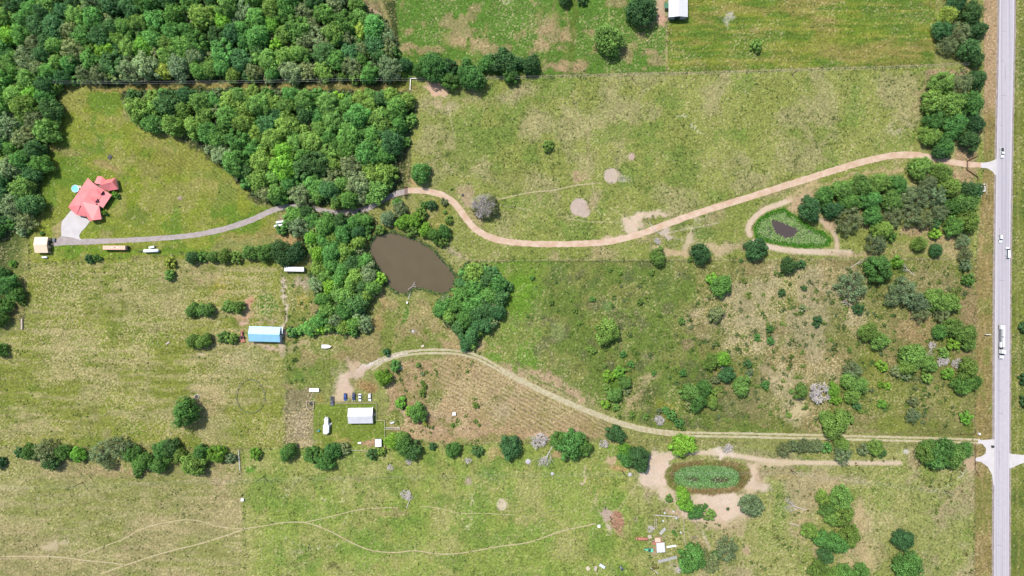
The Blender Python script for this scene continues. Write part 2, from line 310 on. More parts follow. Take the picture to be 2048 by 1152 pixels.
# middle field
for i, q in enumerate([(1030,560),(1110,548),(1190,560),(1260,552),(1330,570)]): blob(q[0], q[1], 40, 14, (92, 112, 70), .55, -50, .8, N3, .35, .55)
line([(1056,600),(1030,690),(1010,720)], 2, (168, 184, 92), .5, 2); line([(1090,585),(1062,660),(1040,720)], 2.4, (160, 176, 88), .4, 2); blob(1040, 590, 50, 80, (116, 164, 52), .8, 20, .8)
for (a, b, rx, ry, an) in [(1030,742,40,12,25),(1080,750,34,14,25),(1120,765,44,14,28),(1160,790,36,14,30)]: blob(a, b, rx, ry, (196, 166, 132), .85, an, .6, N3, .3, .5)
dd = ((PX - 1000) * -.47 + (PY - 780) * .88); rows = np.sin(dd * 2 * math.pi / 7.6 + (fb(PX, PY, 40, 60) - .5) * 9) * sst(.25, .55, fb(PX, PY, 18, 61))
M_ = msk([(870,720),(950,712),(1100,790),(1230,850),(1195,875),(980,850),(880,775)], 20); lay(M_, (158, 148, 84), .55, fb(PX, PY, 40, 62), .35, .55); lay(M_, (206, 178, 148), .75 , rows * .5 + .5, .4, .8); lay(M_, (146, 140, 80), .35, -rows * .5 + .5, .55, .95)
M_ = msk([(1010,735),(1090,748),(1180,790),(1195,815),(1120,800),(1020,750)], 14); lay(M_, (204, 176, 144), .7, rows * .5 + .5, .3, .8)
blob(1110, 868, 70, 9, (208, 178, 148), .85, -5, .5); blob(1000, 822, 26, 20, (196, 176, 140), .6); blob(900, 860, 90, 12, (196, 166, 132), .8, 3, .6, N3, .3, .5); blob(850, 790, 30, 20, (140, 142, 84), .6); blob(885, 830, 30, 22, (200, 174, 140), .7, 30, .8, N3, .3, .5); blob(870, 800, 14, 26, (106, 134, 64), .7, -10, .7); blob(910, 850, 12, 7, (100, 140, 64), .8); blob(800, 835, 16, 22, (206, 180, 150), .7, 30)
blob(790, 838, 24, 20, (112, 138, 56), .9, 40, .5); blob(775, 868, 12, 14, (110, 140, 60), .8)
blob(1300, 790, 30, 24, (88, 104, 62), .8, 0, .6); blob(1290, 760, 40, 12, (196, 176, 132), .7, -25, .7, N3, .35, .5); blob(1270, 800, 8, 40, (192, 172, 126), .6, 40); blob(1330, 820, 30, 22, (142, 150, 58), .7, 20, .7); blob(1270, 810, 30, 16, (190, 166, 124), .6, 30, .7, N3, .35, .5); blob(1230, 780, 30, 30, (98, 148, 56), .7, 0, .8)
blob(1300, 715, 26, 16, (168, 156, 124), .6, 0, .9, N3, .35, .55); blob(1370, 690, 14, 14, (176, 148, 116), .6); blob(1115, 665, 20, 20, (148, 168, 112), .6); blob(1215, 615, 12, 10, (104, 150, 84), .6)
# east brush
blob(1465, 800, 90, 46, (142, 138, 92), .6); blob(1830, 650, 60, 60, (172, 144, 104), .8, 30, .7, N3, .3, .55); blob(1780, 800, 60, 50, (128, 144, 70), .8, 0, .8); blob(1780, 850, 70, 16, (132, 148, 70), .6); blob(1750, 720, 20, 70, (134, 146, 66), .7, 0, .8); blob(1895, 790, 50, 40, (138, 150, 76), .6)
blob(1860, 560, 60, 30, (154, 140, 98), .6); blob(1935, 610, 22, 60, (166, 140, 104), .7); blob(1600, 820, 26, 36, (214, 196, 150), .8, 25, .8, N3, .3, .5); blob(1560, 760, 30, 20, (214, 194, 150), .7, 0, .9, N3, .3, .5); blob(1580, 560, 20, 60, (142, 148, 62), .6, -8, .8); blob(1890, 880, 60, 6, (150, 146, 90), .6)
# left side
for q, s_ in ((596, .5), (604, .5), (612, .4), (620, .4), (720, .4), (730, .4), (742, .35), (752, .35)): line([(110, q + 6), (200, q), (300, q), (340, q + 3)], 2.4, (190, 178, 118), s_, 2.5, True)
blob(445, 570, 36, 20, (178, 164, 46), .7, 0, .7, N3, .35, .55); blob(400, 552, 46, 14, (186, 160, 122), .7, 0, .8, N3, .35, .55); blob(130, 600, 80, 40, (134, 146, 70), .4); blob(30, 520, 26, 60, (104, 124, 66), .7); blob(30, 620, 20, 26, (140, 126, 84), .7); blob(70, 640, 16, 50, (150, 160, 92), .6)
for a in range(0, 360, 12):
    if a in (36, 48): continue
    blob(308 + 20 * math.cos(R(a)), 687 + 19 * math.sin(R(a)), 3, 3, (186, 190, 108), .5, warp=False)
blob(320, 655, 40, 12, (176, 154, 120), .5, -10, .8, N3, .3, .5)
blob(492, 622, 9, 32, (222, 172, 142), 1, 12, .4); blob(487, 640, 12, 12, (222, 184, 160), 1); blob(480, 632, 14, 5, (220, 176, 146), .9); blob(500, 602, 5, 12, (224, 166, 132), 1, 10)
blob(440, 590, 30, 8, (206, 178, 122), .7, -10, .6, N3, .35, .5); blob(532, 610, 24, 32, (92, 140, 54), .95, 0, .4)
line([(517,598),(513,615),(514,632),(524,648)], 1.8, (214, 206, 162), .9); line([(572,560),(571,600),(568,650),(566,690)], 6, (222, 204, 180), .9, 3, True); blob(532, 646, 30, 6, (216, 188, 158), .8); blob(530, 692, 40, 6, (216, 186, 160), .85); blob(568, 690, 7, 24, (202, 180, 150), .7)
blob(606, 570, 22, 22, (186, 168, 146), .9, 0, .6, N3, .3, .5); blob(595, 600, 24, 26, (172, 158, 70), .7, 0, .7, N3, .35, .5); blob(405, 709, 11, 4, (216, 200, 172), .9, warp=False); blob(395, 785, 20, 22, (208, 178, 150), .6, 0, .8, N3, .3, .55); blob(420, 805, 34, 30, (192, 164, 124), .7, 0, .8, N3, .3, .55); blob(300, 830, 60, 18, (166, 160, 108), .5)
blob(510, 790, 30, 30, (134, 150, 66), .4, warp=False); blob(520, 770, 80, 40, (172, 164, 110), .3); blob(500, 720, 70, 26, (168, 166, 120), .5); blob(600, 850, 22, 34, (168, 152, 130), .7, 0, .7, N3, .3, .5)
blob(600, 885, 50, 8, (200, 182, 140), .7, 0, .8, N3, .3, .5); blob(160, 740, 140, 40, (164, 154, 108), .45, 0, .9, N3, .35, .6)
# mowing streaks
NH2 = fb(PX, PY, 7, 151, 3, ax=7)
M_ = msk([(62,528),(560,520),(566,800),(-60,880),(-60,640),(50,660)], 12); lay(M_, (192,178,124), .55, NH2, .52, .68); lay(M_, (116,130,58), .5, 1 - NH2, .54, .7)
M_ = msk([(1335,-60),(1868,-60),(1866,128),(1337,144)], 5, False); lay(M_, (160,160,78), .5, NH2, .5, .68); lay(M_, (86,120,48), .5, 1 - NH2, .54, .7)
M_ = msk([(-60,930),(480,930),(486,1200),(-60,1200)], 12); lay(M_, (190,176,130), .4, NH2, .52, .68); lay(M_, (134,142,78), .4, 1 - NH2, .54, .7)
# house lawn
blob(130, 300, 60, 20, (168, 154, 100), .6, 10, .7, NH, .4, .55); blob(165, 395, 26, 40, (98, 144, 66), .7, 0, .8); blob(215, 335, 34, 12, (178, 156, 104), .8, 10, .6); blob(270, 380, 16, 60, (126, 150, 44), .8, 0, .7); blob(275, 430, 22, 22, (104, 130, 60), .6); blob(210, 458, 40, 12, (118, 146, 68), .6); blob(215, 468, 20, 8, (178, 164, 108), .6); blob(115, 462, 10, 26, (186, 168, 120), .8)
dd = (PX * .64 - PY * .77); M_ = msk([(300,240),(400,300),(500,390),(440,420),(330,330),(260,270)], 20); lay(M_, (186, 166, 106), .5, np.sin(dd * 2 * math.pi / 6.5 + vn(PX, PY, 20, 4) * 3) * .5 + .5, .4, .8)
blob(360, 396, 6, 5, (196, 172, 156), .9, warp=False); blob(252, 322, 16, 6, (196, 184, 128), .7, -35, .6, N3, .4, .5); blob(330, 330, 50, 30, (142, 138, 68), .5); blob(490, 410, 20, 20, (150, 160, 66), .6); blob(500, 470, 90, 14, (170, 156, 92), .8, -6, .7, N3, .3, .5); blob(585, 480, 34, 16, (196, 164, 114), .9, 10, .5); blob(540, 460, 20, 12, (160, 156, 74), .6); blob(565, 440, 10, 12, (180, 156, 140), .7)
line([(90,492),(200,505),(330,508),(420,500)], 14, (110, 148, 48), .7, 8, True)
for q in (532, 540, 549): line([(66, q + 2), (200, q - 6), (330, q - 10)], 2.4, (198, 180, 122), .5, 2.4, True)
# yard by the mobile home
blob(695, 755, 18, 14, (220, 194, 172), .95, -60, .4); blob(690, 775, 22, 16, (220, 192, 168), .95, 0, .5); blob(680, 790, 14, 14, (218, 194, 160), .9); blob(710, 730, 16, 16, (206, 178, 148), .9); blob(742, 730, 22, 9, (236, 222, 212), 1, -25, .3); blob(726, 738, 20, 11, (226, 204, 186), .9, -25, .6); line([(740,732),(765,718),(790,710),(812,705)], 8, (238, 226, 218), 1, 2); blob(700, 740, 22, 20, (214, 190, 160), .7, -30, .8, N3, .3, .5); blob(682, 760, 20, 22, (220, 198, 172), .8, 0, .7, N3, .3, .5); blob(725, 745, 26, 10, (206, 182, 156), .8, -20); blob(735, 770, 26, 16, (176, 136, 92), .8, 0, .7); blob(665, 795, 7, 14, (212, 192, 156), .8); blob(697, 793, 5, 12, (216, 186, 166), .8)
blob(610, 750, 34, 30, (96, 138, 62), .6, 0, .8); blob(700, 712, 60, 6, (150, 130, 84), .5); blob(650, 700, 60, 8, (118, 142, 66), .5); blob(600, 690, 34, 12, (204, 180, 138), .7, -8, .7, N3, .35, .5); blob(740, 885, 26, 9, (206, 162, 132), .85, -5, .5); blob(685, 885, 24, 6, (190, 164, 108), .6); blob(660, 872, 34, 10, (176, 170, 100), .5, 0, .8, N3, .35, .55); blob(622, 806, 9, 9, (104, 138, 70), .7); blob(640, 800, 12, 10, (158, 134, 60), .5)
for q in (832, 838, 844, 850, 858, 866): line([(632, q), (700, q - 1), (750, q + 2)], 1.6, (112, 132, 52), .4, 1.6, True)
blob(826, 664, 9, 7, (172, 152, 128), .8); blob(812, 630, 6, 26, (90, 142, 52), .9, 18, .4); line([(808,640),(795,670),(786,690),(780,704)], 1.6, (96, 112, 54), .8); line([(792,680),(784,700)], 2.4, (196, 176, 118), .7); line([(818,645),(800,660),(796,672)], 2, (182, 184, 112), .6); blob(765, 590, 8, 30, (196, 168, 118), .8, -20, .6); blob(755, 640, 16, 30, (180, 154, 100), .8, 20, .6); blob(850, 625, 34, 26, (168, 160, 96), .6, 0, .8, N3, .35, .55); blob(900, 690, 34, 9, (196, 168, 124), .8, 25, .6); blob(960, 692, 16, 10, (196, 172, 126), .7, 30)
# south side
blob(300, 1000, 60, 60, (190, 166, 130), .3, -10, .9, N3, .4, .6); blob(110, 1090, 60, 14, (210, 190, 158), .6, -10, .8, N3, .35, .55); blob(250, 945, 120, 12, (190, 158, 122), .6, 0, .8, N3, .3, .55); blob(440, 960, 40, 50, (192, 164, 132), .6, 0, .9, N3, .35, .6); blob(210, 1060, 60, 18, (124, 142, 74), .6, -10, .8)
for q in (920, 955, 990, 1030, 1075, 1110): line([(-10, q), (200, q - 6), (480, q - 3)], 3, (134, 138, 80), .25, 5, True)
line([(-20,1118),(140,1114)], 3, (206, 184, 146), .5, 3)
for p in ([(602,950),(590,972),(565,995)], [(690,970),(685,1000),(690,1020),(694,1050)], [(942,985),(944,1040),(936,1070)], [(562,1075),(600,1090),(640,1100),(690,1082)], [(672,950),(700,968)], [(75,998),(105,1006),(130,1000),(165,985)], [(620,995),(650,1008)]): line(p, 3, (222, 218, 172), .8, 3, True, fb(PX, PY, 4, 63, 2), .5, .62)
blob(1004, 1009, 11, 13, (214, 200, 168), 1, 0, .15, rag=.25, warp=False); blob(937, 963, 8, 10, (196, 172, 156), .8, warp=False); line([(1172,925),(1168,965),(1160,972)], 4, (224, 196, 172), .9, 3, True); line([(1195,985),(1193,1008)], 4, (210, 186, 150), .7, 3, True); line([(1240,915),(1280,955),(1270,980),(1230,1025)], 2.6, (214, 198, 148), .5, 2, True); line([(1285,955),(1250,1000),(1235,1020)], 2, (206, 196, 140), .7, 1.6)
blob(1195, 955, 36, 60, (172, 164, 104), .5, 0, .8, N3, .35, .55); blob(1225, 925, 10, 10, (214, 180, 150), .8); blob(1240, 938, 16, 6, (206, 160, 110), .7, 0, .5); blob(610, 950, 100, 4, (112, 134, 66), .35); blob(760, 955, 80, 4, (130, 132, 74), .4); blob(780, 1025, 40, 7, (186, 160, 114), .5, 10); blob(990, 905, 20, 12, (188, 164, 110), .7); blob(1120, 905, 20, 10, (200, 170, 124), .8)
blob(970, 940, 26, 20, (96, 146, 66), .6, 20, .7); blob(800, 1100, 60, 20, (104, 150, 60), .5, 0, .9); blob(600, 1110, 40, 40, (196, 180, 144), .5, 0, .9, N3, .38, .58); blob(505, 942, 16, 14, (92, 152, 50), .9); blob(670, 1135, 16, 8, (120, 118, 66), .8)
# bare ground round the southern pond
blob(1300, 945, 22, 30, (224, 202, 176), .9, 20, .5); blob(1325, 985, 16, 30, (222, 200, 174), .9, -30, .5); blob(1312, 938, 34, 40, (226, 204, 180), 1, 20, .3); blob(1505, 958, 20, 36, (222, 198, 168), 1, 12, .4); blob(1340, 960, 16, 40, (226, 200, 176), 1, -50, .4); blob(1330, 915, 40, 14, (222, 198, 174), 1, -20, .4); line([(1300,925),(1360,905),(1430,905),(1500,916),(1560,925),(1680,926),(1800,926)], 9, (222, 200, 172), .95, 5); blob(1440, 908, 34, 8, (230, 212, 192), 1, 4, .4); blob(1560, 925, 50, 9, (214, 194, 160), .8); blob(1500, 950, 14, 26, (220, 196, 166), 1, 15, .5); blob(1520, 970, 30, 12, (222, 200, 176), .9, 10, .6); blob(1520, 950, 12, 20, (180, 156, 120), .4)
blob(1440, 1016, 62, 32, (226, 202, 178), 1, 8, .3); blob(1400, 1026, 54, 22, (222, 196, 170), 1, 15, .35); blob(1440, 1000, 70, 16, (226, 204, 180), 1, 0, .4); blob(1360, 1005, 14, 50, (222, 198, 172), .9, -40, .5); blob(1350, 1030, 24, 10, (206, 176, 150), .8, 10); blob(1440, 1050, 40, 12, (212, 188, 154), .8, 0, .6); blob(1465, 1000, 26, 16, (228, 208, 184), 1)
blob(1234, 1042, 15, 22, (188, 142, 116), 1, -15, .2, warp=False, rag=.25); blob(1215, 1030, 13, 16, (198, 176, 156), 1, 20, .35); blob(1220, 1055, 8, 12, (206, 186, 166), .9); blob(1238, 1062, 8, 12, (190, 158, 116), .8); blob(1270, 1038, 7, 7, (208, 188, 156), .7); blob(1316, 1082, 10, 10, (196, 152, 128), .9, warp=False); blob(1312, 1098, 8, 10, (206, 172, 144), .8); blob(1390, 1095, 26, 26, (176, 156, 116), .7, 0, .6, N3, .3, .5); blob(1410, 1080, 6, 26, (216, 200, 172), .7, -20, .5, N3, .35, .5); blob(1355, 1135, 20, 12, (206, 192, 164), .7, 0, .6, N3, .35, .5)
blob(1690, 960, 100, 12, (206, 182, 150), .5, 5, .9, N3, .3, .5); blob(1600, 1050, 30, 40, (204, 172, 136), .6, 40, .8, N3, .3, .5); blob(1720, 1030, 14, 50, (204, 176, 136), .7, 0, .8); blob(1760, 1040, 60, 30, (196, 180, 128), .5, 0, .9, N3, .35, .6); blob(1740, 1110, 30, 40, (200, 178, 132), .6); line([(1770,1045),(1745,1110)], 1.8, (190, 190, 124), .7); line([(1764,1045),(1738,1110)], 1.8, (190, 190, 124), .7); blob(1490, 1105, 14, 14, (206, 172, 144), .7); blob(1520, 900, 200, 7, (122, 144, 72), .5); blob(1690, 1130, 24, 12, (206, 186, 140), .8); blob(1565, 955, 30, 14, (190, 170, 112), .6, 0, .8); blob(1560, 1000, 20, 50, (120, 160, 80), .5, 0, .9)
blob(1812, 903, 7, 6, (222, 222, 214), .95, warp=False); blob(1940, 930, 16, 24, (210, 180, 148), .8); blob(1900, 965, 20, 20, (146, 158, 92), .5); line([(1870,980),(1900,965),(1935,945)], 3, (224, 220, 196), .6, 3, True, N3, .42, .56)
# pond banks
M_ = msk([(p[0] + (p[0]-822)*.05, p[1] + (p[1]-528)*.07) for p in POND1], 10); lay(M_, (120, 132, 70), .8)
M_ = 1 - sst(-2, 2, sdist(POND2, PX, PY)); lay(M_, (70, 134, 32)); M_ = 1 - sst(-7, -2, sdist(POND2, PX, PY)); lay(M_, (62, 100, 44))
M_ = 1 - sst(-2, 5, sdist(POND3, WX * .5 + PX * .5, WY * .5 + PY * .5)); lay(M_, (150, 124, 84)); lay(M_, (122, 140, 66), .9, N2, .42, .55)
BARE = sst(.36, .5, Gc[..., 1]) * sst(1.1, 1.2, Gc[..., 0] / Gc[..., 1])
FM = fb(PX, PY, 60, 161, 5); FLK *= (1 - BARE) * (.25 + 1.1 * sst(.4, .62, FM)); TFT *= (1 - BARE) * (.35 + 1.1 * sst(.38, .6, 1 - FM))
Gc *= (.93 + .12 * BARE)[..., None]
# fine grain
q1 = nr.rand(NY, NX); q2 = nr.rand(NY, NX)
setm(Gc[..., 0], (q1 < .13 * FLK) * .6, lin((232,214,166))[0]); setm(Gc[..., 1], (q1 < .13 * FLK) * .6, lin((232,214,166))[1]); setm(Gc[..., 2], (q1 < .13 * FLK) * .6, lin((232,214,166))[2])
Gc *= (1 - .38 * (q2 < .10 * TFT + .05 * FLK))[..., None]
g = 1 + ((vn(PX, PY, 3.1, 70) - .5) * .34 + (vn(PX, PY, 7, 71) - .5) * .2 + (N3 - .5) * .28) * (1 - .7 * BARE)
Gc *= g[..., None]
gr_ = sst(1.0, 1.18, Gc[..., 1] / (Gc[..., 0] + 1e-6)); Gc[..., 2] *= 1 - .16 * gr_; Gc[..., 0] *= 1 + .05 * gr_
Gc /= K
D1 = sdist(POND1, PX, PY); D2 = sdist(POND2, PX, PY); D3 = sdist(POND3, PX, PY)
Z = np.zeros((NY, NX)); Z -= 1.5 * sst(2, -14, D1) + .9 * sst(0, -12, D2) + .7 * sst(0, -34, D3)
core = (np.abs(PX - 1024) < 1400) & (np.abs(PY - 576) < 1000)
Z -= np.where(core, 0, 0)
V = np.stack([(PX - 1024) * S, (576 - PY) * S, Z], -1).reshape(-1, 3)
ii = np.arange(NX * NY).reshape(NY, NX); F = np.stack([ii[1:, :-1], ii[1:, 1:], ii[:-1, 1:], ii[:-1, :-1]], -1).reshape(-1, 4)
def groundmat():
    m = bpy.data.materials.new('pasture_ground'); m.use_nodes = True; n = m.node_tree; b = n.nodes['Principled BSDF']
    b.inputs['Roughness'].default_value = .95; b.inputs['Specular IOR Level'].default_value = .08
    a = n.nodes.new('ShaderNodeAttribute'); a.attribute_name = 'tone'; a2 = n.nodes.new('ShaderNodeAttribute'); a2.attribute_name = 'cover'
    sp = n.nodes.new('ShaderNodeSeparateColor'); n.links.new(a2.outputs['Color'], sp.inputs[0])
    tc = n.nodes.new('ShaderNodeTexCoord')
    def noise(s, det, ro=.6):
        x = n.nodes.new('ShaderNodeTexNoise'); x.inputs['Scale'].default_value = s; x.inputs['Detail'].default_value = det; x.inputs['Roughness'].default_value = ro
        n.links.new(tc.outputs['Object'], x.inputs['Vector']); return x
    def rngn(src, a_, b_, c_, d_):
        x = n.nodes.new('ShaderNodeMapRange'); x.inputs[1].default_value = a_; x.inputs[2].default_value = b_; x.inputs[3].default_value = c_; x.inputs[4].default_value = d_
        n.links.new(src, x.inputs[0]); return x.outputs[0]
    def mul(p, q):
        x = n.nodes.new('ShaderNodeMath'); x.operation = 'MULTIPLY'; x.use_clamp = True; n.links.new(p, x.inputs[0]); n.links.new(q, x.inputs[1]); return x.outputs[0]
    n1 = noise(.9, 6, .7); n2 = noise(1.0, 3); n3 = noise(.55, 4)
    vm = n.nodes.new('ShaderNodeVectorMath'); vm.operation = 'SCALE'; n.links.new(a.outputs['Color'], vm.inputs[0]); 
    mf = n.nodes.new('ShaderNodeMix'); mf.data_type = 'FLOAT'; n.links.new(sp.outputs[2], mf.inputs[0]); n.links.new(rngn(n1.outputs['Fac'], .32, .68, .5, 1.5), mf.inputs[2]); n.links.new(rngn(n1.outputs['Fac'], .32, .68, .88, 1.1), mf.inputs[3])
    n.links.new(mf.outputs[0], vm.inputs['Scale'])
    m1 = n.nodes.new('ShaderNodeMix'); m1.data_type = 'RGBA'; n.links.new(vm.outputs[0], m1.inputs[6]); m1.inputs[7].default_value = (*alb(222, 200, 150), 1)
    mp = n.nodes.new('ShaderNodeMapping'); mp.inputs['Location'].default_value = (37, 11, 5); n.links.new(tc.outputs['Object'], mp.inputs[0]); n.links.new(mp.outputs[0], n2.inputs['Vector'])
    n.links.new(mul(rngn(n2.outputs['Fac'], .53, .62, 0, .95), sp.outputs[0]), m1.inputs[0])
    m2 = n.nodes.new('ShaderNodeMix'); m2.data_type = 'RGBA'; n.links.new(m1.outputs[2], m2.inputs[6]); m2.inputs[7].default_value = (*alb(84, 104, 48), 1)
    mp2 = n.nodes.new('ShaderNodeMapping'); mp2.inputs['Location'].default_value = (-77, 51, 9); n.links.new(tc.outputs['Object'], mp2.inputs[0]); n.links.new(mp2.outputs[0], n3.inputs['Vector'])
    n.links.new(mul(rngn(n3.outputs['Fac'], .56, .68, 0, .75), sp.outputs[1]), m2.inputs[0])
    n.links.new(m2.outputs[2], b.inputs['Base Color'])
    bu = n.nodes.new('ShaderNodeBump'); bu.inputs['Strength'].default_value = .55; bu.inputs['Distance'].default_value = .25
    n.links.new(n1.outputs['Fac'], bu.inputs['Height']); n.links.new(bu.outputs[0], b.inputs['Normal']); return m
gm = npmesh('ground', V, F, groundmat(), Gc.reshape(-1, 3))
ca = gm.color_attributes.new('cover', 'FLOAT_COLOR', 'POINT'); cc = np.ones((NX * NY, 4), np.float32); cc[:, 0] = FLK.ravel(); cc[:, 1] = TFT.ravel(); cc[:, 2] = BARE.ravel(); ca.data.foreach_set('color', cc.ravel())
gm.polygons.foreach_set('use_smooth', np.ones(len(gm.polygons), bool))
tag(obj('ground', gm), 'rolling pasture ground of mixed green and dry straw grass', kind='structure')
# ------------------------------------------------------------------ roads, drives, water
def strip(name, P, w, z, m, wob=0., it=3, kind='structure', seed=0):
    """P photo points [(x,y)] or [(x,y,width)], widths in photo px"""
    has = len(P[0]) > 2; xy = smoothline([p[:2] for p in P], it); ws = [p[0] for p in smoothline([(p[2], 0) for p in P], it)] if has else [w] * len(xy)
    if wob:                                   # resample so the wobble has something to move
        q = [xy[0]]; qw = [ws[0]]
        for a, b, wa, wb in zip(xy[:-1], xy[1:], ws[:-1], ws[1:]):
            n = max(1, int(math.dist(a, b) / 4))
            for i in range(1, n + 1): t = i / n; q.append((a[0] + (b[0] - a[0]) * t, a[1] + (b[1] - a[1]) * t)); qw.append(wa + (wb - wa) * t)
        xy, ws = q, qw
    v = []; f = []; r = random.Random(seed + 5)
    for i, p in enumerate(xy):
        a = xy[max(0, i - 1)]; b = xy[min(len(xy) - 1, i + 1)]; dx, dy = b[0] - a[0], b[1] - a[1]; l = math.hypot(dx, dy) or 1
        nx, ny = -dy / l, dx / l; h = ws[i] / 2; e1 = r.uniform(-wob, wob); e2 = r.uniform(-wob, wob)
        v += [at(p[0] + nx * (h + e1), p[1] + ny * (h + e1)) + Vector((0, 0, z)), at(p[0] - nx * (h + e2), p[1] - ny * (h + e2)) + Vector((0, 0, z))]
        if i: k = 2 * i; f.append((k - 2, k - 1, k + 1, k))
    me = mesh(name, v, f, m)
    if me.polygons[0].normal.z < 0: me.flip_normals()
    return tag(obj(name, me), kind=kind)
def sheet(name, P, z, m, top=False, kind='structure'):
    pts = [at(*p) for p in P]; b = MB(); b.prism([(p.x, p.y) for p in pts], -.25, z); return tag(b.build(name, m), kind=kind)
def roadmat(name, c, c2, sc=.25, streak=None, namt=.1):
    m = mat(name, c, .9, .15, nscale=sc, namt=namt, bump=.15); n = m.node_tree; b = n.nodes['Principled BSDF']
    tc = n.nodes['Texture Coordinate']; mp = n.nodes.new('ShaderNodeMapping'); mp.inputs['Scale'].default_value = streak or (1, 1, 1)
    no = n.nodes.new('ShaderNodeTexNoise'); no.inputs['Scale'].default_value = 1; no.inputs['Detail'].default_value = 6
    n.links.new(tc.outputs['Object'], mp.inputs[0]); n.links.new(mp.outputs[0], no.inputs[0])
    mx = n.nodes.new('ShaderNodeMix'); mx.data_type = 'RGBA'; mr = n.nodes.new('ShaderNodeMapRange'); mr.inputs[1].default_value = .42; mr.inputs[2].default_value = .62
    n.links.new(no.outputs['Fac'], mr.inputs[0]); n.links.new(mr.outputs[0], mx.inputs[0])
    src = b.inputs['Base Color'].links[0].from_socket; n.links.new(src, mx.inputs[6]); mx.inputs[7].default_value = (*c2, 1); n.links.new(mx.outputs[2], b.inputs['Base Color'])
    return m
HWY = roadmat('highway_asphalt', alb(216, 210, 215), alb(196, 190, 198), .4, (.9, .006, 1), .05)
SHD = roadmat('road_shoulder_gravel', alb(186, 172, 164), alb(160, 150, 140), .8, (.8, .3, 1), .2)
PNK = roadmat('pink_gravel', alb(236, 208, 182), alb(224, 190, 160), .5, (.22, .22, 1), .1)
GRV = roadmat('grey_gravel', alb(200, 188, 184), alb(188, 174, 168), .5, (.4, .4, 1), .1)
CON = roadmat('pale_concrete', alb(238, 232, 230), alb(230, 223, 220), .4, (.25, .25, 1), .03)
DIRT = roadmat('pale_wheel_track', alb(214, 204, 168), alb(196, 182, 142), .7, (.5, .5, 1), .15)
WHT = mat('white_road_paint', alb(238, 232, 236), .7, nscale=3, namt=.06)
strip('road_shoulder', [(2016,-900),(2014,-44),(2012,100),(2008,288),(2004,576),(2003,864),(2002.5,1196),(2002.5,2000)], 38, .03, SHD, .7)
strip('highway', [(2016,-900),(2014.5,-44),(2013,60),(2011,160),(2008.5,288),(2006,420),(2004.5,576),(2003.5,864),(2002.5,1196),(2002.5,2000)], 30, .10, HWY)
for s in (-13.4, 13.4):
    strip('road_marking', [(2016+s,-900),(2014.5+s,-44),(2013+s,60),(2011+s,160),(2008.5+s,288),(2006+s,420),(2004.5+s,576),(2003.5+s,864),(2002.5+s,1196),(2002.5+s,2000)], .8, .104, WHT)
# driveway aprons
sheet('apron', [(1993,318),(1984,322),(1972,325),(1962,325.5),(1962,335.5),(1974,336.5),(1984,342),(1990,350),(1994,350)], .085, CON)
sheet('apron', [(1992,878),(1966,880),(1957,879),(1955,886),(1965,888),(1972,897),(1971,907),(1962,913),(1950,916),(1950,922),(1962,924),(1976,934),(1984,950),(1987,970),(1992,970)], .085, CON)
sheet('apron', [(2014,905),(2023,908),(2060,911),(2094,912),(2094,921),(2060,922),(2040,928),(2022,936),(2014,937)], .085, CON)
strip('driveway', [(1984,331,11),(1970,330.5,10),(1935,329,11),(1895,323,12),(1850,312,13),(1800,308,13),(1740,319,13),(1660,343,13),(1560,375,13),(1480,400,13),(1400,424,13),(1340,446,13),(1290,465,13),(1240,480,13),(1190,487,12),(1100,489,12),(1030,486,12),(985,478,13),(950,459,13),(930,435,13),(912,408,13),(885,389,13),(850,381,12),(816,381,11)], 12, .05, PNK, .6, seed=1)
strip('driveway', [(818,381,11),(790,388,11),(760,402,11),(735,418,11),(710,424,11),(670,426,10),(640,420,9),(615,412,9),(575,412,10),(545,420,11),(500,442,11),(440,461,11),(380,472,10),(300,478,10),(220,482,10),(150,484,12),(120,484,12),(106,487,10)], 11, .045, GRV, .5, seed=2)
sheet('concrete_pad', [(142,421),(173,436.5),(180,443),(171,455),(163,463),(158.5,471),(160,477),(164,479),(161,480),(145,475.5),(123,472),(122.5,455),(124,443),(133,432)], .14, CON)
sheet('driveway', [(122,472),(145,476),(163,480),(175,480),(175,489),(130,490),(104,493),(104,487),(112,480),(120,474)], .05, GRV)
tk = [(742,738),(762,722),(790,711),(830,704),(880,702),(930,706),(965,718),(1010,745),(1055,768),(1100,790),(1150,812),(1200,832),(1250,850),(1310,864),(1380,869),(1480,870),(1600,873),(1720,876),(1850,879),(1960,883)]
def off(P, s):
    q = []
    for i, p in enumerate(P):
        a = P[max(0, i - 1)]; b = P[min(len(P) - 1, i + 1)]; l = math.dist(a, b); q.append((p[0] - (b[1] - a[1]) / l * s, p[1] + (b[0] - a[0]) / l * s))
    return q
for s in (-3.4, 3.4): strip('track', off(tk, s), 4.4, .03, DIRT, .6, seed=int(s * 10))
strip('track', [(1000,738,3),(1060,770,7),(1130,803,8),(1200,832,9),(1260,852,9),(1320,864,6),(1380,868,3)], 7, .026, DIRT, .7, seed=9)
None and sheet('track', [(730,727),(745,724),(765,716),(785,709),(800,706),(806,711),(786,718),(770,728),(758,738),(745,744),(732,742),(724,735)], .035, CON)

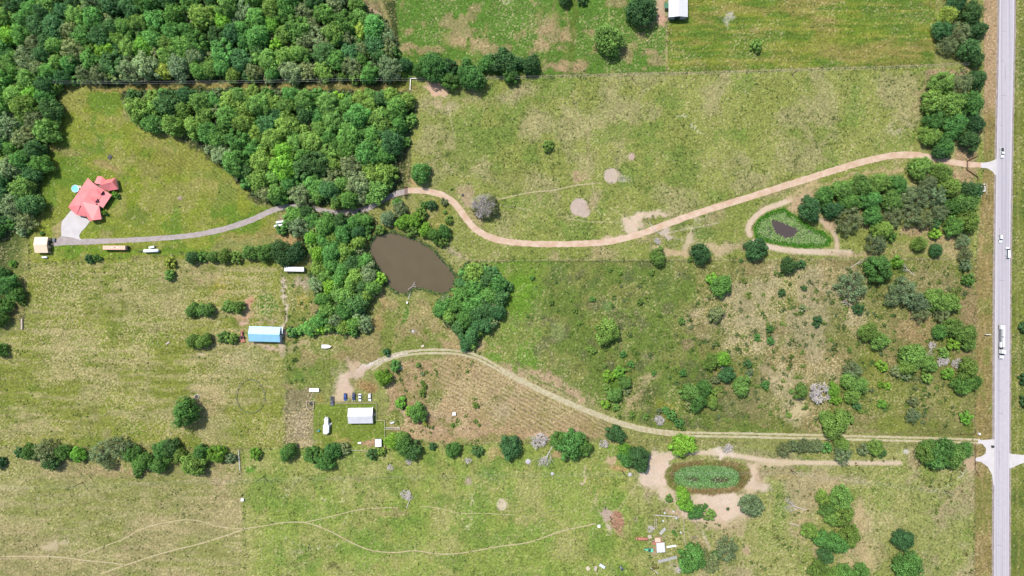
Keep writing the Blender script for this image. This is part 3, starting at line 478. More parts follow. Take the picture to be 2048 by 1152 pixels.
TRL = roadmat('trodden_earth', alb(216, 200, 160), alb(200, 184, 140), 1, (.6, .6, 1), .15)
TRAILS = [([(-30,1114),(60,1112),(120,1114),(180,1122),(230,1126),(248,1131)],1.7),([(200,1148),(248,1131),(330,1104),(400,1088),(450,1072),(488,1058)],2.0),([(160,1112),(200,1095),(250,1078),(280,1057),(340,1042),(390,1038),(440,1055),(488,1058)],1.5),([(488,1058),(540,1050),(570,1044),(615,1044),(660,1062),(700,1084),(740,1102),(790,1106),(830,1100),(870,1108),(915,1108),(960,1100),(1000,1092),(1060,1086),(1120,1062),(1160,1054),(1192,1047)],1.7),([(612,1044),(660,1034),(710,1020),(750,1016),(795,1015)],1.3),([(840,1012),(880,1016),(920,1028),(960,1026),(1030,1030)],.9),([(1002,398),(1060,384),(1110,381),(1150,370),(1190,367)],1.1)]
for i, (p, w_) in enumerate(TRAILS): strip('cattle_trail', p, w_ * 1.2, .02, TRL, .25, seed=40 + i)
def watermat(name, c, rough=.18):
    m = mat(name, c, rough, .35, nscale=.12, namt=.07); n = m.node_tree; b = n.nodes['Principled BSDF']
    no = n.nodes.new('ShaderNodeTexNoise'); no.inputs['Scale'].default_value = 1.2; no.inputs['Detail'].default_value = 4
    bu = n.nodes.new('ShaderNodeBump'); bu.inputs['Strength'].default_value = .12; bu.inputs['Distance'].default_value = .1
    n.links.new(n.nodes['Texture Coordinate'].outputs['Object'], no.inputs[0]); n.links.new(no.outputs['Fac'], bu.inputs['Height']); n.links.new(bu.outputs[0], b.inputs['Normal']); return m
def water(P, z, m, grow=0):
    cxp = sum(p[0] for p in P) / len(P); cyp = sum(p[1] for p in P) / len(P)
    pts = [at(cxp + (p[0] - cxp) * (1 + grow), cyp + (p[1] - cyp) * (1 + grow)) for p in P]
    tag(obj('pond_water', mesh('pond_water', [(p.x, p.y, z) for p in pts], [tuple(range(len(pts)))] , m)), kind='structure').data.validate()
    o = COL.objects[-1]
    if o.data.polygons[0].normal.z < 0: o.data.flip_normals()
water(smoothline(POND1 + [POND1[0]], 2)[:-1], -.42, watermat('brown_pond_water', alb(110, 98, 70)), .03)
water(POND2, -.4, watermat('dark_pond_water', alb(96, 84, 80)))
water(POND3, -.3, watermat('rusty_pond_water', alb(98, 84, 64)), -.1)

# ------------------------------------------------------------------ foliage geometry
def leaves(P, N, size, r, jit=.5, asp=.75):
    """diamond leaf clumps at points P facing N"""
    n = len(P); d = N + r.normal(0, jit, (n, 3)); d /= np.linalg.norm(d, axis=1)[:, None] + 1e-9
    t = np.cross(d, r.normal(0, 1, (n, 3))); t /= np.linalg.norm(t, axis=1)[:, None] + 1e-9; b = np.cross(d, t)
    s = (size * r.uniform(.65, 1.35, n))[:, None] if np.ndim(size) == 0 else (size * r.uniform(.7, 1.3, n))[:, None]
    V = np.stack([P + t * s * .5, P + b * s * .5 * asp, P - t * s * .5, P - b * s * .5 * asp], 1).reshape(-1, 3)
    return V, np.arange(4 * n).reshape(n, 4)
def crownmesh(seed, lobes=26, per=130, leaf=.10, hollow=0., flat=.62, squash=1., spiky=0.):
    r = np.random.RandomState(seed); Ps = []; Ns = []; Ts = []
    ph = r.uniform(0, 6.28, 4); am = r.uniform(.04, .13, 4)
    for i in range(lobes):
        k = (i + .5) / lobes; el = math.asin(min(1, max(-.25, -.2 + 1.2 * k))); az = i * 2.39996 + r.uniform(-.4, .4)
        edge = 1 + sum(am[j] * math.sin((j + 2) * az + ph[j]) for j in range(4))
        rr = r.uniform(.62, .88) * edge; lr = r.uniform(.15, .27) * (1 - spiky * .25)
        if hollow and r.rand() < hollow: continue
        c = np.array([math.cos(az) * math.cos(el) * rr, math.sin(az) * math.cos(el) * rr * squash, flat * (math.sin(el) * r.uniform(.8, 1.05) + .38)])
        d = r.normal(0, 1, (per, 3)); d[:, 2] += .35; d /= np.linalg.norm(d, axis=1)[:, None]
        rad = lr * (r.uniform(.55, 1.08, per) ** .6)[:, None] * (1 + .25 * np.sin(d[:, :1] * 7 + i) * np.sin(d[:, 1:2] * 8 + i * 2))
        Ps.append(c + d * rad * np.array([1, 1, .8])); Ns.append(d * .8 + np.array([0, 0, .5]))
        base = r.uniform(.72, 1.28); Ts.append(base * r.uniform(.72, 1.3, per))
    nc = lobes * per // 8                                   # inner leaves fill the shadowed core
    P = r.normal(0, 1, (nc, 3)); P /= np.linalg.norm(P, axis=1)[:, None]; P *= (r.uniform(0, .75, nc) ** .5)[:, None]; P[:, 2] = abs(P[:, 2]) * flat * .8 + .1
    Ps.append(P); Ns.append(np.tile([0, 0, 1.], (nc, 1))); Ts.append(r.uniform(.75, 1.1, nc))
    P = np.concatenate(Ps); N = np.concatenate(Ns); T = np.concatenate(Ts)
    V, F = leaves(P, N, leaf, r, .38); tone = np.repeat(np.stack([T * r.uniform(.94, 1.08, len(T)), T, T * r.uniform(.85, 1.1, len(T))], 1), 4, 0)
    return npmesh('crown', V, F, LEAF, tone)
BIG = [crownmesh(100 + i, 56, 72, .095, .04, .62, 1 - .12 * (i % 3)) for i in range(12)]
OPEN = [crownmesh(200 + i, 60, 46, .075, .16, .6, .92, 1) for i in range(6)]
SMALL = [crownmesh(300 + i, 18, 50, .19, .05, .7, .9) for i in range(6)]
def trunkmesh(seed, limbs=6, n=7):
    r = random.Random(seed); b = MB(); b.tube((0, 0, -.03), (0, 0, .34), .075, .05, n)
    for i in range(limbs):
        a = i * 6.283 / limbs + r.uniform(-.4, .4); L = r.uniform(.4, .6); z0 = r.uniform(.2, .33)
        p = (0, 0, z0); q = (math.cos(a) * L * .5, math.sin(a) * L * .5, z0 + .16); s = (math.cos(a + .3) * L, math.sin(a + .3) * L, z0 + .34)
        b.tube(p, q, .036, .024, 5); b.tube(q, s, .024, .008, 4)
    return mesh('trunk', b.v, b.f, BARK)
TRK = [trunkmesh(i) for i in range(5)]
def deadmesh(seed, levels=4, spread=.9, up=.6, kids=4, r0=.05, flatz=1.0, L0=.42):
    r = random.Random(seed); b = MB()
    def grow(p, d, L, rad, lv):
        q = p + d * L; b.tube(p, q, rad, rad * .66, 4 if lv > 1 else 3, cap=False)
        if lv == 0: return
        for i in range(kids if lv > 1 else kids + 1):
            e = Vector((r.gauss(0, spread), r.gauss(0, spread), r.gauss(up * .3, spread * .5) * flatz)); nd = (d + e).normalized()
            grow(p + d * L * r.uniform(.55, 1), nd, L * r.uniform(.55, .82), rad * .62, lv - 1)
    for i in range(6):
        a = i * 1.047 + r.uniform(-.3, .3); grow(Vector((0, 0, .25 * flatz)), Vector((math.cos(a), math.sin(a), up)).normalized(), L0, r0, levels)
    return mesh('branches', b.v, b.f, DEAD)
DEADM = [deadmesh(1, 4), deadmesh(2, 4, .8, .3), deadmesh(3, 4, 1.1, .4)]

SPC = {  # leaf colour as albedo-times-light picture value, and words
 'D': ((82, 122, 70), 'dark green'), 'G': ((124, 160, 76), 'mid green'), 'B': ((128, 178, 66), 'bright green'),
 'O': ((132, 150, 102), 'greyish green'), 'Y': ((172, 190, 84), 'yellow green'), 'F': ((100, 148, 72), 'deep green')}
ORD = ['first', 'second', 'third', 'fourth', 'fifth', 'sixth', 'seventh', 'eighth', 'ninth', 'tenth', 'eleventh', 'twelfth', 'thirteenth', 'fourteenth', 'fifteenth', 'sixteenth', 'seventeenth', 'eighteenth', 'nineteenth', 'twentieth'] + ['twenty-' + q for q in ('first', 'second', 'third', 'fourth', 'fifth', 'sixth', 'seventh', 'eighth', 'ninth')]
TREES = []
def tree(x, y, rp, sp, label, group=None, hfac=1.0, tname='oak_tree'):
    small = rp < 15; R_ = rp * S * (1.04 if tname == 'woodland_tree' else .98); kind = 'shrub' if small else 'tree'
    hgt = R_ * (1.15 if small else 1.05) + (0.3 if small else 2.2); hgt *= hfac
    zc = hgt * .6; p = at(x, y, zc); p.z = 0
    if small: me = rng.choice(SMALL)
    elif sp == 'O' and rng.random() < .75: me = rng.choice(OPEN)
    else: me = rng.choice(BIG)
    t = thing('shrub' if small else tname, label, kind, p, rng.uniform(0, 6.28), group)
    c = obj('crown', me, t, (0, 0, hgt * (.05 if small else .14)), 0, (R_, R_, hgt))
    base = alb(*SPC[sp][0], 1.02 if tname == 'woodland_tree' else 1.5); v = rng.uniform(.8, 1.2); hh = rng.uniform(-.12, .12)
    c.color = (base[0] * v * (1 + hh), base[1] * v, base[2] * v * (1 - hh * .8), 1)
    obj('trunk', rng.choice(TRK), t, (0, 0, 0), 0, (R_ * .9, R_ * .9, hgt * .95))
    TREES.append((x, y, rp)); return t
def grp(where, items, group=None, vert=False):
    """trees of one neighbourhood; where = phrase naming it; told apart by order"""
    it = sorted(items, key=lambda q: q[1] if vert else q[0]); n = len(it)
    for i, q in enumerate(it):
        col = SPC[q[3]][1]; size = 'small' if q[2] < 8 else 'large' if q[2] > 27 else ''
        nm = 'shrub' if q[2] < 15 else 'tree'
        if n == 1: lab = f'{size} {col} {nm} {where}'
        else: lab = f"{size} {col} {nm}, {ORD[i]} from {'top' if vert else 'left'} {where}"
        tree(q[0], q[1], q[2], q[3], ' '.join(lab.split()), group or (f'trees {where}' if n > 1 else None))

grp('in the row below the top pasture', [(810,128,17,'D'),(868,132,34,'F'),(940,150,33,'F'),(1008,122,30,'D'),(1062,128,22,'D'),(900,162,20,'F'),(898,136,20,'D'),(974,126,18,'F'),(1038,124,16,'D'),(838,140,16,'F'),(1020,150,18,'F')])
grp('near the white barn at the top', [(1218,78,34,'G'),(1284,20,35,'D')])
grp('at the top edge left of the white barn', [(1130,-4,15,'D'),(1166,-3,13,'D')])
grp('standing alone in the top right hay field', [(1513,90,14,'G')])
grp('standing alone in the large upper pasture', [(1097,291,13,'G')])
grp('above the cattle guard on the pink drive', [(840,346,23,'F')])
grp('of the top highway tree belt', [(1915,6,24,'D'),(1944,26,26,'D'),(1897,30,22,'Y'),(1888,60,22,'D'),(1922,66,26,'O'),(1898,88,22,'O'),(1955,58,20,'D'),(1940,98,26,'D'),(1952,116,18,'D')], vert=True)
grp('of the tree belt above the pink drive', [(1885,165,26,'G'),(1925,165,26,'O'),(1955,158,20,'D'),(1868,205,26,'G'),(1905,208,28,'G'),(1946,205,26,'F'),(1872,240,22,'F'),(1912,250,28,'F'),(1952,246,20,'D'),(1862,272,22,'G'),(1890,290,24,'F'),(1940,280,24,'D'),(1882,302,16,'D')], vert=True)
grp('of the thicket right end below pink drive', [(1843,334,25,'G'),(1884,345,23,'G'),(1856,366,20,'O'),(1900,372,26,'G'),(1945,382,22,'D'),(1872,390,27,'O'),(1835,395,26,'O'),(1930,408,27,'G'),(1938,438,27,'G'),(1910,452,22,'F'),(1905,412,20,'F'),(1880,424,20,'O')])
grp('of the thicket right of the lily pond', [(1622,417,27,'D'),(1650,392,22,'F'),(1685,378,24,'G'),(1722,372,24,'G'),(1760,366,24,'G'),(1795,368,24,'F'),(1665,418,22,'D'),(1702,402,22,'F'),(1742,400,24,'F'),(1785,400,24,'G'),(1815,390,20,'O'),(1700,440,31,'O'),(1745,432,22,'F'),(1785,432,26,'O'),(1822,428,27,'O'),(1850,438,22,'O'),(1765,458,24,'G')], )
grp('in the clearing below the lily pond thicket', [(1755,486,24,'O'),(1782,470,14,'F'),(1840,488,17,'G'),(1873,444,14,'D'),(1871,468,13,'B'),(1873,500,15,'D'),(1928,482,17,'O'),(1933,508,16,'O'),(1937,560,14,'F'),(1932,530,14,'O')])
grp('along the middle fence under the pink drive', [(1316,513,20,'G'),(1402,506,23,'D'),(1514,498,24,'D'),(1578,530,18,'D'),(1602,529,11,'D')])
grp('in the pair left of the straw brush', [(1424,558,14,'B'),(1443,572,23,'F')])
grp('of the oaks below that thicket', [(1758,538,29,'F'),(1795,525,14,'B'),(1705,572,33,'O'),(1718,617,13,'D'),(1810,582,30,'O'),(1838,604,24,'O'),(1872,600,26,'G'),(1898,606,24,'G'),(1845,626,20,'O'),(1885,628,18,'O'),(1785,598,18,'O')])
grp('dotted over the straw brush', [(1432,628,17,'O'),(1606,616,9,'O'),(1564,585,9,'D'),(1609,576,7,'D'),(1636,643,12,'D'),(1540,658,9,'F'),(1542,682,9,'F'),(1515,675,8,'F'),(1583,783,6,'G'),(1531,770,10,'F'),(1700,700,6,'G')])
grp('in the pair right of the straw brush', [(1738,664,21,'G'),(1760,682,20,'G')])
grp('beside the highway below the billboard post', [(1880,664,16,'F'),(1908,656,22,'G'),(1934,668,23,'G'),(1938,690,15,'G'),(1908,688,14,'B')])
grp('round the pale fallen highway trees', [(1828,712,27,'G'),(1815,735,20,'G'),(1858,728,18,'G'),(1794,742,14,'O'),(1812,752,11,'O'),(1765,733,13,'B'),(1855,756,13,'G'),(1938,738,24,'G'),(1928,768,22,'F'),(1950,765,16,'F'),(1898,748,14,'B'),(1888,706,12,'G')])
grp('of the clump right of the dead tree', [(1707,742,22,'O'),(1700,762,20,'G'),(1718,770,20,'G'),(1706,792,18,'G'),(1715,812,10,'D')], vert=True)
grp('beside the white dead tree', [(1603,783,17,'G'),(1668,780,16,'B'),(1672,798,14,'B')])
grp('just above the lane near the highway', [(1673,848,31,'G'),(1655,836,16,'G'),(1697,838,14,'G')])
grp('dotted in the lower right brush corner', [(1763,770,8,'B'),(1776,773,9,'B'),(1764,808,10,'B'),(1828,803,12,'O'),(1828,832,17,'O'),(1934,836,14,'B'),(1578,830,7,'G'),(1722,822,6,'G')])
grp('in the hedge under the pale lane', [(1568,900,17,'O'),(1588,892,15,'O'),(1608,892,17,'O'),(1632,892,17,'O'),(1655,896,13,'F'),(1688,908,22,'O'),(1684,888,18,'G'),(1728,900,14,'O'),(1752,896,18,'G'),(1764,906,12,'D')])
grp('of the big clump beside the highway gates', [(1856,905,24,'G'),(1882,908,34,'F'),(1908,912,30,'G'),(1928,902,20,'F')])
grp('of the upper bottom right clump', [(1646,996,16,'G'),(1684,998,26,'G'),(1656,1018,18,'G'),(1686,1030,26,'G'),(1665,1036,18,'G')])
grp('of the lower bottom right clump', [(1620,1062,18,'G'),(1642,1076,18,'F'),(1676,1088,26,'F'),(1700,1074,24,'G'),(1652,1112,19,'D'),(1640,1142,22,'G'),(1690,1146,20,'F'),(1722,1146,20,'F'),(1665,1150,16,'G')], vert=True)
grp('at the right of the bottom right field', [(1808,1080,24,'D'),(1818,1134,33,'F')])
grp('on the pond dam beside the farm camp', [(1504,1012,26,'O')])
grp('below the farm camp on the bottom edge', [(1385,1118,30,'F'),(1420,1126,24,'O'),(1455,1100,27,'O'),(1432,1112,14,'D')])
grp('in the hedge below the southern pond', [(1338,998,9,'F'),(1366,992,19,'B'),(1372,1010,17,'B'),(1392,1026,17,'F'),(1420,1030,14,'G'),(1410,1012,7,'F'),(1398,1012,5,'F'),(1456,1018,4,'D')])
grp('above the southern pond under the lane', [(1366,890,26,'B')])
grp('left of the southern pond', [(1250,900,15,'B'),(1256,915,20,'F'),(1278,918,26,'D')])
grp('along the middle of the lower fence', [(865,893,9,'D'),(905,900,17,'F'),(955,903,14,'D'),(1021,895,26,'D'),(1140,890,31,'F'),(1165,895,20,'F'),(1232,868,20,'D'),(1118,880,20,'F')])
grp('beside the small grey shed', [(745,908,14,'D'),(762,904,11,'G'),(784,882,17,'B'),(806,892,24,'F'),(826,902,20,'D'),(800,876,16,'G')])
grp('in the fence row below the motorhome', [(510,908,14,'B'),(575,905,20,'F'),(622,910,18,'F'),(648,925,20,'F'),(666,902,20,'F'),(688,898,14,'O'),(640,908,14,'F')])
grp('of the long hedgerow at bottom left', [(-2,925,14,'D'),(38,906,12,'D'),(60,905,19,'F'),(90,903,29,'O'),(125,905,19,'F'),(155,910,17,'B'),(198,906,26,'O'),(238,898,28,'O'),(262,908,22,'F'),(216,928,16,'O'),(285,925,24,'F'),(320,928,22,'F'),(342,896,20,'D'),(322,900,20,'F'),(275,945,12,'F'),(358,910,16,'G'),(385,930,27,'G'),(400,905,18,'F'),(432,908,20,'B'),(460,916,13,'O'),(100,925,20,'D')])
tree(369, 826, 31, 'F', 'large deep green tree standing alone in the left pasture', None, 1.3)
grp('of the bushes left of the blue barn', [(383,620,16,'G'),(396,618,14,'G'),(412,620,17,'G'),(455,613,14,'G'),(474,614,15,'G'),(385,682,17,'G'),(406,682,18,'G'),(446,674,14,'G'),(463,677,14,'G')])
grp('under the long orange trailer', [(178,518,10,'D'),(194,516,9,'F')])
grp('in the pair below the white tank trailer', [(338,524,13,'Y'),(338,551,13,'F')], vert=True)
grp('in the hedge left of the white box trailer', [(384,515,16,'D'),(404,512,13,'F'),(424,513,15,'G'),(448,512,16,'G'),(472,514,14,'G'),(500,505,18,'G'),(530,505,20,'F'),(560,503,25,'D'),(590,505,24,'D'),(575,515,18,'D')])
grp('at the far left edge under the wood', [(14,572,24,'F'),(30,590,18,'F'),(6,612,17,'F'),(-2,640,18,'F'),(-2,700,15,'F'),(25,527,8,'B'),(44,604,9,'G'),(4,548,16,'F')])
grp('by the drive left of the southern wood', [(563,460,13,'F')])
grp('between brown pond and pink drive', [(848,410,9,'F'),(864,410,12,'D'),(888,404,9,'O'),(897,440,10,'G'),(890,424,5,'G'),(902,378,3,'G')])
grp('on the brown pond north bank', [(800,418,17,'O'),(775,436,18,'O'),(828,440,18,'B'),(806,444,17,'B'),(850,460,16,'B'),(868,470,17,'F'),(888,464,15,'F'),(825,462,14,'G'),(842,428,14,'G'),(884,482,14,'G'),(760,460,12,'G'),(795,405,12,'F')])
grp('on the stubble left of ploughed rows', [(773,704,9,'D'),(790,732,13,'F'),(767,756,18,'B'),(800,806,13,'B'),(835,826,21,'F'),(848,772,7,'G'),(845,786,9,'G'),(844,765,5,'G'),(836,730,6,'G'),(845,748,5,'O'),(952,812,7,'G'),(958,850,4,'G'),(820,822,12,'B'),(905,850,5,'G'),(850,848,6,'Y')])
grp('standing alone in the middle field', [(1215,663,27,'G')])
grp('scattered over the middle field', [(1185,598,7,'F'),(1150,620,7,'G'),(1102,605,7,'G'),(1280,603,8,'G'),(1320,630,6,'G'),(1363,642,9,'G'),(1158,646,6,'G'),(1178,697,8,'G'),(1186,702,8,'G'),(1246,708,8,'F'),(1210,732,5,'G'),(1262,728,8,'F'),(1308,747,6,'F'),(1366,746,9,'F'),(1333,731,5,'G'),(1064,556,6,'F'),(1220,540,5,'G'),(1240,545,6,'G'),(1303,545,7,'G'),(1055,632,4,'G'),(1196,664,4,'G'),(1142,600,4,'G')])
grp('of the bright scrub above the pale lane', [(1218,752,14,'B'),(1240,745,14,'B'),(1250,765,16,'G'),(1230,790,18,'G'),(1212,810,11,'B'),(1232,814,9,'G'),(1265,828,7,'G'),(1292,833,8,'G'),(1252,780,11,'O'),(1216,776,10,'G')])
grp('beside the grey bush above the lane', [(1342,830,13,'F'),(1332,820,9,'F'),(1358,846,12,'F'),(1366,856,7,'G'),(1318,822,7,'O')])
grp('in the clump below the straw brush', [(1424,724,17,'G'),(1446,718,17,'B'),(1455,750,18,'D'),(1434,758,11,'O'),(1497,728,10,'D'),(1484,772,22,'G'),(1500,745,9,'O')])
grp('of the big round thicket above the lane', [(1380,784,20,'G'),(1408,778,20,'F'),(1396,804,20,'F'),(1424,804,16,'G'),(1384,806,14,'O'),(1405,795,12,'B'),(1422,786,14,'G')])
grp('on the far verge of the highway', [(2052,655,14,'D'),(2052,757,13,'D'),(2054,805,14,'D')], vert=True)
grp('on the middle fence line', [(1380,519,6,'G'),(1483,521,5,'F')])
grp('beside the red roofed house', [(229,389,8,'B'),(236,394,5,'F'),(206,425,6,'B'),(214,429,4,'D'),(83,467,5,'F'),(58,462,6,'G')])
grp('beside the farm camp rails', [(1347,1064,5,'F'),(1352,1070,4,'F'),(1372,1060,3,'G')])

# woods: every crown a tree, told apart only by wood, colour and band
def inpoly(x, y, P):
    c = False; n = len(P)
    for i in range(n):
        x0, y0 = P[i]; x1, y1 = P[(i + 1) % n]
        if (y0 > y) != (y1 > y) and x < (x1 - x0) * (y - y0) / (y1 - y0) + x0: c = not c
    return c
def wood(P, name, rmin, rmax, mix, dens, bands, inset=.7, gap=0.0, tries=9000, maxn=400):
    xs = [p[0] for p in P]; ys = [p[1] for p in P]; pl = []; A = np.array([[p[0], p[1]] for p in P], float)
    for k in range(tries):
        x = rng.uniform(min(xs), max(xs)); y = rng.uniform(min(ys), max(ys))
        if not inpoly(x, y, P): continue
        r = rng.uniform(rmin, rmax) if k < tries * .6 else rng.uniform(rmin * .7, rmin * 1.1)
        if float(sdist(P, np.array([x]), np.array([y]))[0]) > -r * inset: continue
        if any(math.hypot(x - a, y - b) < dens * (r + q) for a, b, q in pl): continue
        if gap and vn(np.array([x]), np.array([y]), 30., 8)[0] < gap: continue
        pl.append((x, y, r))
        if len(pl) >= maxn: break
    cnt = {}
    for x, y, r in sorted(pl):
        sp = rng.choices(list(mix), [mix[q] for q in mix])[0]; nb = max(0, min(len(bands) - 1, int((x - min(xs)) / (max(xs) - min(xs)) * len(bands))))
        k = cnt.get((sp, nb), 0); cnt[(sp, nb)] = k + 1
        tree(x, y, r, sp, f"{ORD[k]} {SPC[sp][1]} crown from left, {bands[nb]} {name}", f"crowns of {name}", rng.uniform(.85, 1.3), 'woodland_tree')
    return pl
NW = [(-30,-30),(700,-30),(745,20),(780,40),(798,100),(808,160),(560,166),(240,166),(225,172),(120,168),(122,215),(104,290),(98,330),(84,390),(80,420),(66,470),(-30,474)]
MID = [(243,178),(420,174),(620,176),(720,180),(780,176),(832,190),(834,225),(826,270),(800,320),(800,375),(770,395),(735,410),(700,418),(655,410),(560,408),(505,396),(480,370),(445,335),(410,310),(395,290),(345,275),(300,262),(262,245)]
SW = [(575,412),(615,404),(640,420),(690,428),(730,412),(755,440),(742,470),(730,505),(762,540),(775,560),(750,590),(732,615),(742,640),(738,668),(700,672),(640,668),(572,676),(574,656),(622,640),(636,612),(612,560),(620,520),(600,480),(562,460)]
SE = [(925,522),(950,528),(985,528),(1030,574),(1012,600),(1004,640),(985,662),(958,684),(955,702),(922,702),(918,680),(892,655),(864,628),(868,600),(888,590),(905,594),(912,560)]
pl1 = wood(NW, 'the top left wood', 18, 29, {'D': 3, 'F': 6, 'G': 4, 'O': 4, 'B': .8, 'Y': .3}, .60, ['leftmost fifth of', 'second fifth of', 'middle fifth of', 'fourth fifth of', 'rightmost fifth of'], .74, .1)
pl2 = wood(MID, 'the wood above the grey drive', 18, 29, {'D': 2, 'F': 6, 'G': 6, 'O': 2, 'B': 1, 'Y': .15}, .58, ['left quarter of', 'second quarter of', 'third quarter of', 'right quarter of'], .68)
pl3 = wood(SW, 'the wood left of the brown pond', 15, 25, {'D': 1.5, 'F': 6, 'G': 4, 'O': 1.5, 'B': 1}, .58, ['left half of', 'right half of'], .74)
pl4 = wood(SE, 'the wood right of the brown pond', 15, 24, {'D': 4, 'F': 3, 'O': 1, 'G': 1}, .56, ['left half of', 'right half of'], .76)
print('woods', len(pl1), len(pl2), len(pl3), len(pl4))
def filler(n, seed=4):
    r = np.random.RandomState(seed); Vs = []; Ts = []; base = []
    for me in SMALL[:3]:
        v = np.empty(len(me.vertices) * 3, np.float32); me.vertices.foreach_get('co', v); v = v.reshape(-1, 3)
        t = np.empty(len(me.vertices) * 4, np.float32); me.color_attributes['tone'].data.foreach_get('color', t); base.append((v, t.reshape(-1, 4)[:, :3]))
    done = 0
    while done < n:
        P = (NW, MID, NW, MID, SW, SE)[r.randint(6)] if r.rand() < .7 else NW; xs = [p[0] for p in P]; ys = [p[1] for p in P]
        x = r.uniform(min(xs), max(xs)); y = r.uniform(min(ys), max(ys))
        if not inpoly(x, y, P) or float(sdist(P, np.array([x]), np.array([y]))[0]) > -7: continue
        v, t = base[r.randint(3)]; R_ = r.uniform(8, 14) * S; h = R_ * .9 + r.uniform(.5, 3.5); p = at(x, y, h * .6); a = r.uniform(0, 6.28)
        q = v * [R_, R_, h]; q = np.stack([q[:, 0] * math.cos(a) - q[:, 1] * math.sin(a) + p.x, q[:, 0] * math.sin(a) + q[:, 1] * math.cos(a) + p.y, q[:, 2]], 1)
        c = alb(*SPC['DFGOOFFG'[r.randint(8)]][0], 1.3); Vs.append(q); Ts.append(t * c); done += 1
    V = np.concatenate(Vs); tag(obj('wood_understory', npmesh('wood_understory', V, np.arange(len(V)).reshape(-1, 4), LEAF, np.concatenate(Ts))), kind='stuff')
filler(480)

# low undergrowth that closes the gaps under the canopies
def scatter(name, n, bbox, test, sizes, height, colf, m=LEAF, kind='stuff', per=5, spread=.5, up=.8, seed=1, label=None, z0=0):
    r = np.random.RandomState(seed); X = r.uniform(bbox[0], bbox[1], n); Y = r.uniform(bbox[2], bbox[3], n); k = test(X, Y, r); X = X[k]; Y = Y[k]; n = len(X)
    if n == 0: return
    sz = r.uniform(sizes[0], sizes[1], n) * S; P = np.stack([(X - 1024) * S, (576 - Y) * S, np.zeros(n)], 1)
    P = np.repeat(P, per, 0); s = np.repeat(sz, per); d = r.normal(0, 1, (n * per, 3)); d[:, 2] = abs(d[:, 2]) * height
    P = P + d * s[:, None] * spread; P[:, 2] += z0 + .03
    N = d * .5 + np.array([0, 0, up]); Vv, Ff = leaves(P, N, s * .8, r, .45)
    c = colf(X, Y, r); c = np.repeat(c, per, 0) * r.uniform(.75, 1.25, (n * per, 1)); c = np.repeat(c, 4, 0)
    o = tag(obj(name, npmesh(name, Vv, Ff, m, c)), label, kind=kind); return o
def colmix(*cols):
    A = np.array([alb(*c) for c in cols])
    return lambda X, Y, r: A[r.randint(0, len(A), len(X))]
def inany(polys, grow=0):
    return lambda X, Y, r: np.any([sdist(p, X, Y) < grow for p in polys], 0)
scatter('wood_floor_plants', 50000, (-40, 1040, -40, 700), inany([NW, MID, SW, SE], -6), (4, 8), 1.1, colmix((78,112,60),(96,126,70),(64,100,52),(112,134,84),(126,128,96)), seed=3)
gx = lambda A: (lambda X, Y: A[np.clip(np.searchsorted(cy, Y), 0, NY - 1), np.clip(np.searchsorted(cx, X), 0, NX - 1)])
TF, FK = gx(TFT), gx(FLK)
roads = [([p[:2] for p in q], w_) for q, w_ in [([(1970,330),(1850,312),(1740,319),(1560,375),(1400,424),(1290,465),(1190,487),(1030,486),(950,459),(912,408),(850,381),(790,388),(735,418),(640,420),(575,412),(500,442),(380,472),(120,484)], 9), (tk, 8)]]
def offroad(X, Y):
    k = np.ones(len(X), bool)
    for q, w_ in roads: k &= ldist(q, X, Y) > w_
    k &= (X < 1984) | (X > 2024)
    for P in (POND1, POND2, POND3): k &= sdist(P, X, Y) > 2
    k &= sdist([(690,810),(752,810),(752,852),(690,852)], X, Y) > 0; k &= sdist([(490,645),(565,645),(565,692),(490,692)], X, Y) > 0; k &= sdist([(120,345),(245,345),(215,480),(120,480)], X, Y) > 0
    k &= sdist([(1300,905),(1340,905),(1500,905),(1540,970),(1490,1040),(1420,1050),(1350,1000),(1300,960)], X, Y) > 0
    return k
scatter('pasture_weeds', 66000, (-40, 2090, -40, 1190), lambda X, Y, r: (r.rand(len(X)) < TF(X, Y) * .62 * sst(.3, .6, fb(X, Y, 40, 66, 3))) & offroad(X, Y), (1.2, 3.4), .5, colmix((96,124,52),(82,112,48),(112,136,60),(88,116,60)), per=4, seed=5)
scatter('dry_grass_clumps', 60000, (-40, 2090, -40, 1190), lambda X, Y, r: (r.rand(len(X)) < FK(X, Y) * .7 * sst(.3, .6, fb(X, Y, 30, 67, 3))) & offroad(X, Y) & (X < 1960), (1.2, 2.8), .4, colmix((222,206,156),(206,186,134),(196,180,120),(230,218,180)), per=3, seed=6)
# sparse pale flower heads and stones
scatter('pale_flower_clumps', 9000, (-40, 1960, -40, 1190), lambda X, Y, r: (fb(X, Y, 26, 68, 3) > .56) & offroad(X, Y) & ~inany([NW, MID, SW, SE], 10)(X, Y, r), (1.0, 2.0), .3, colmix((236,228,180),(226,214,160)), per=2, seed=7)
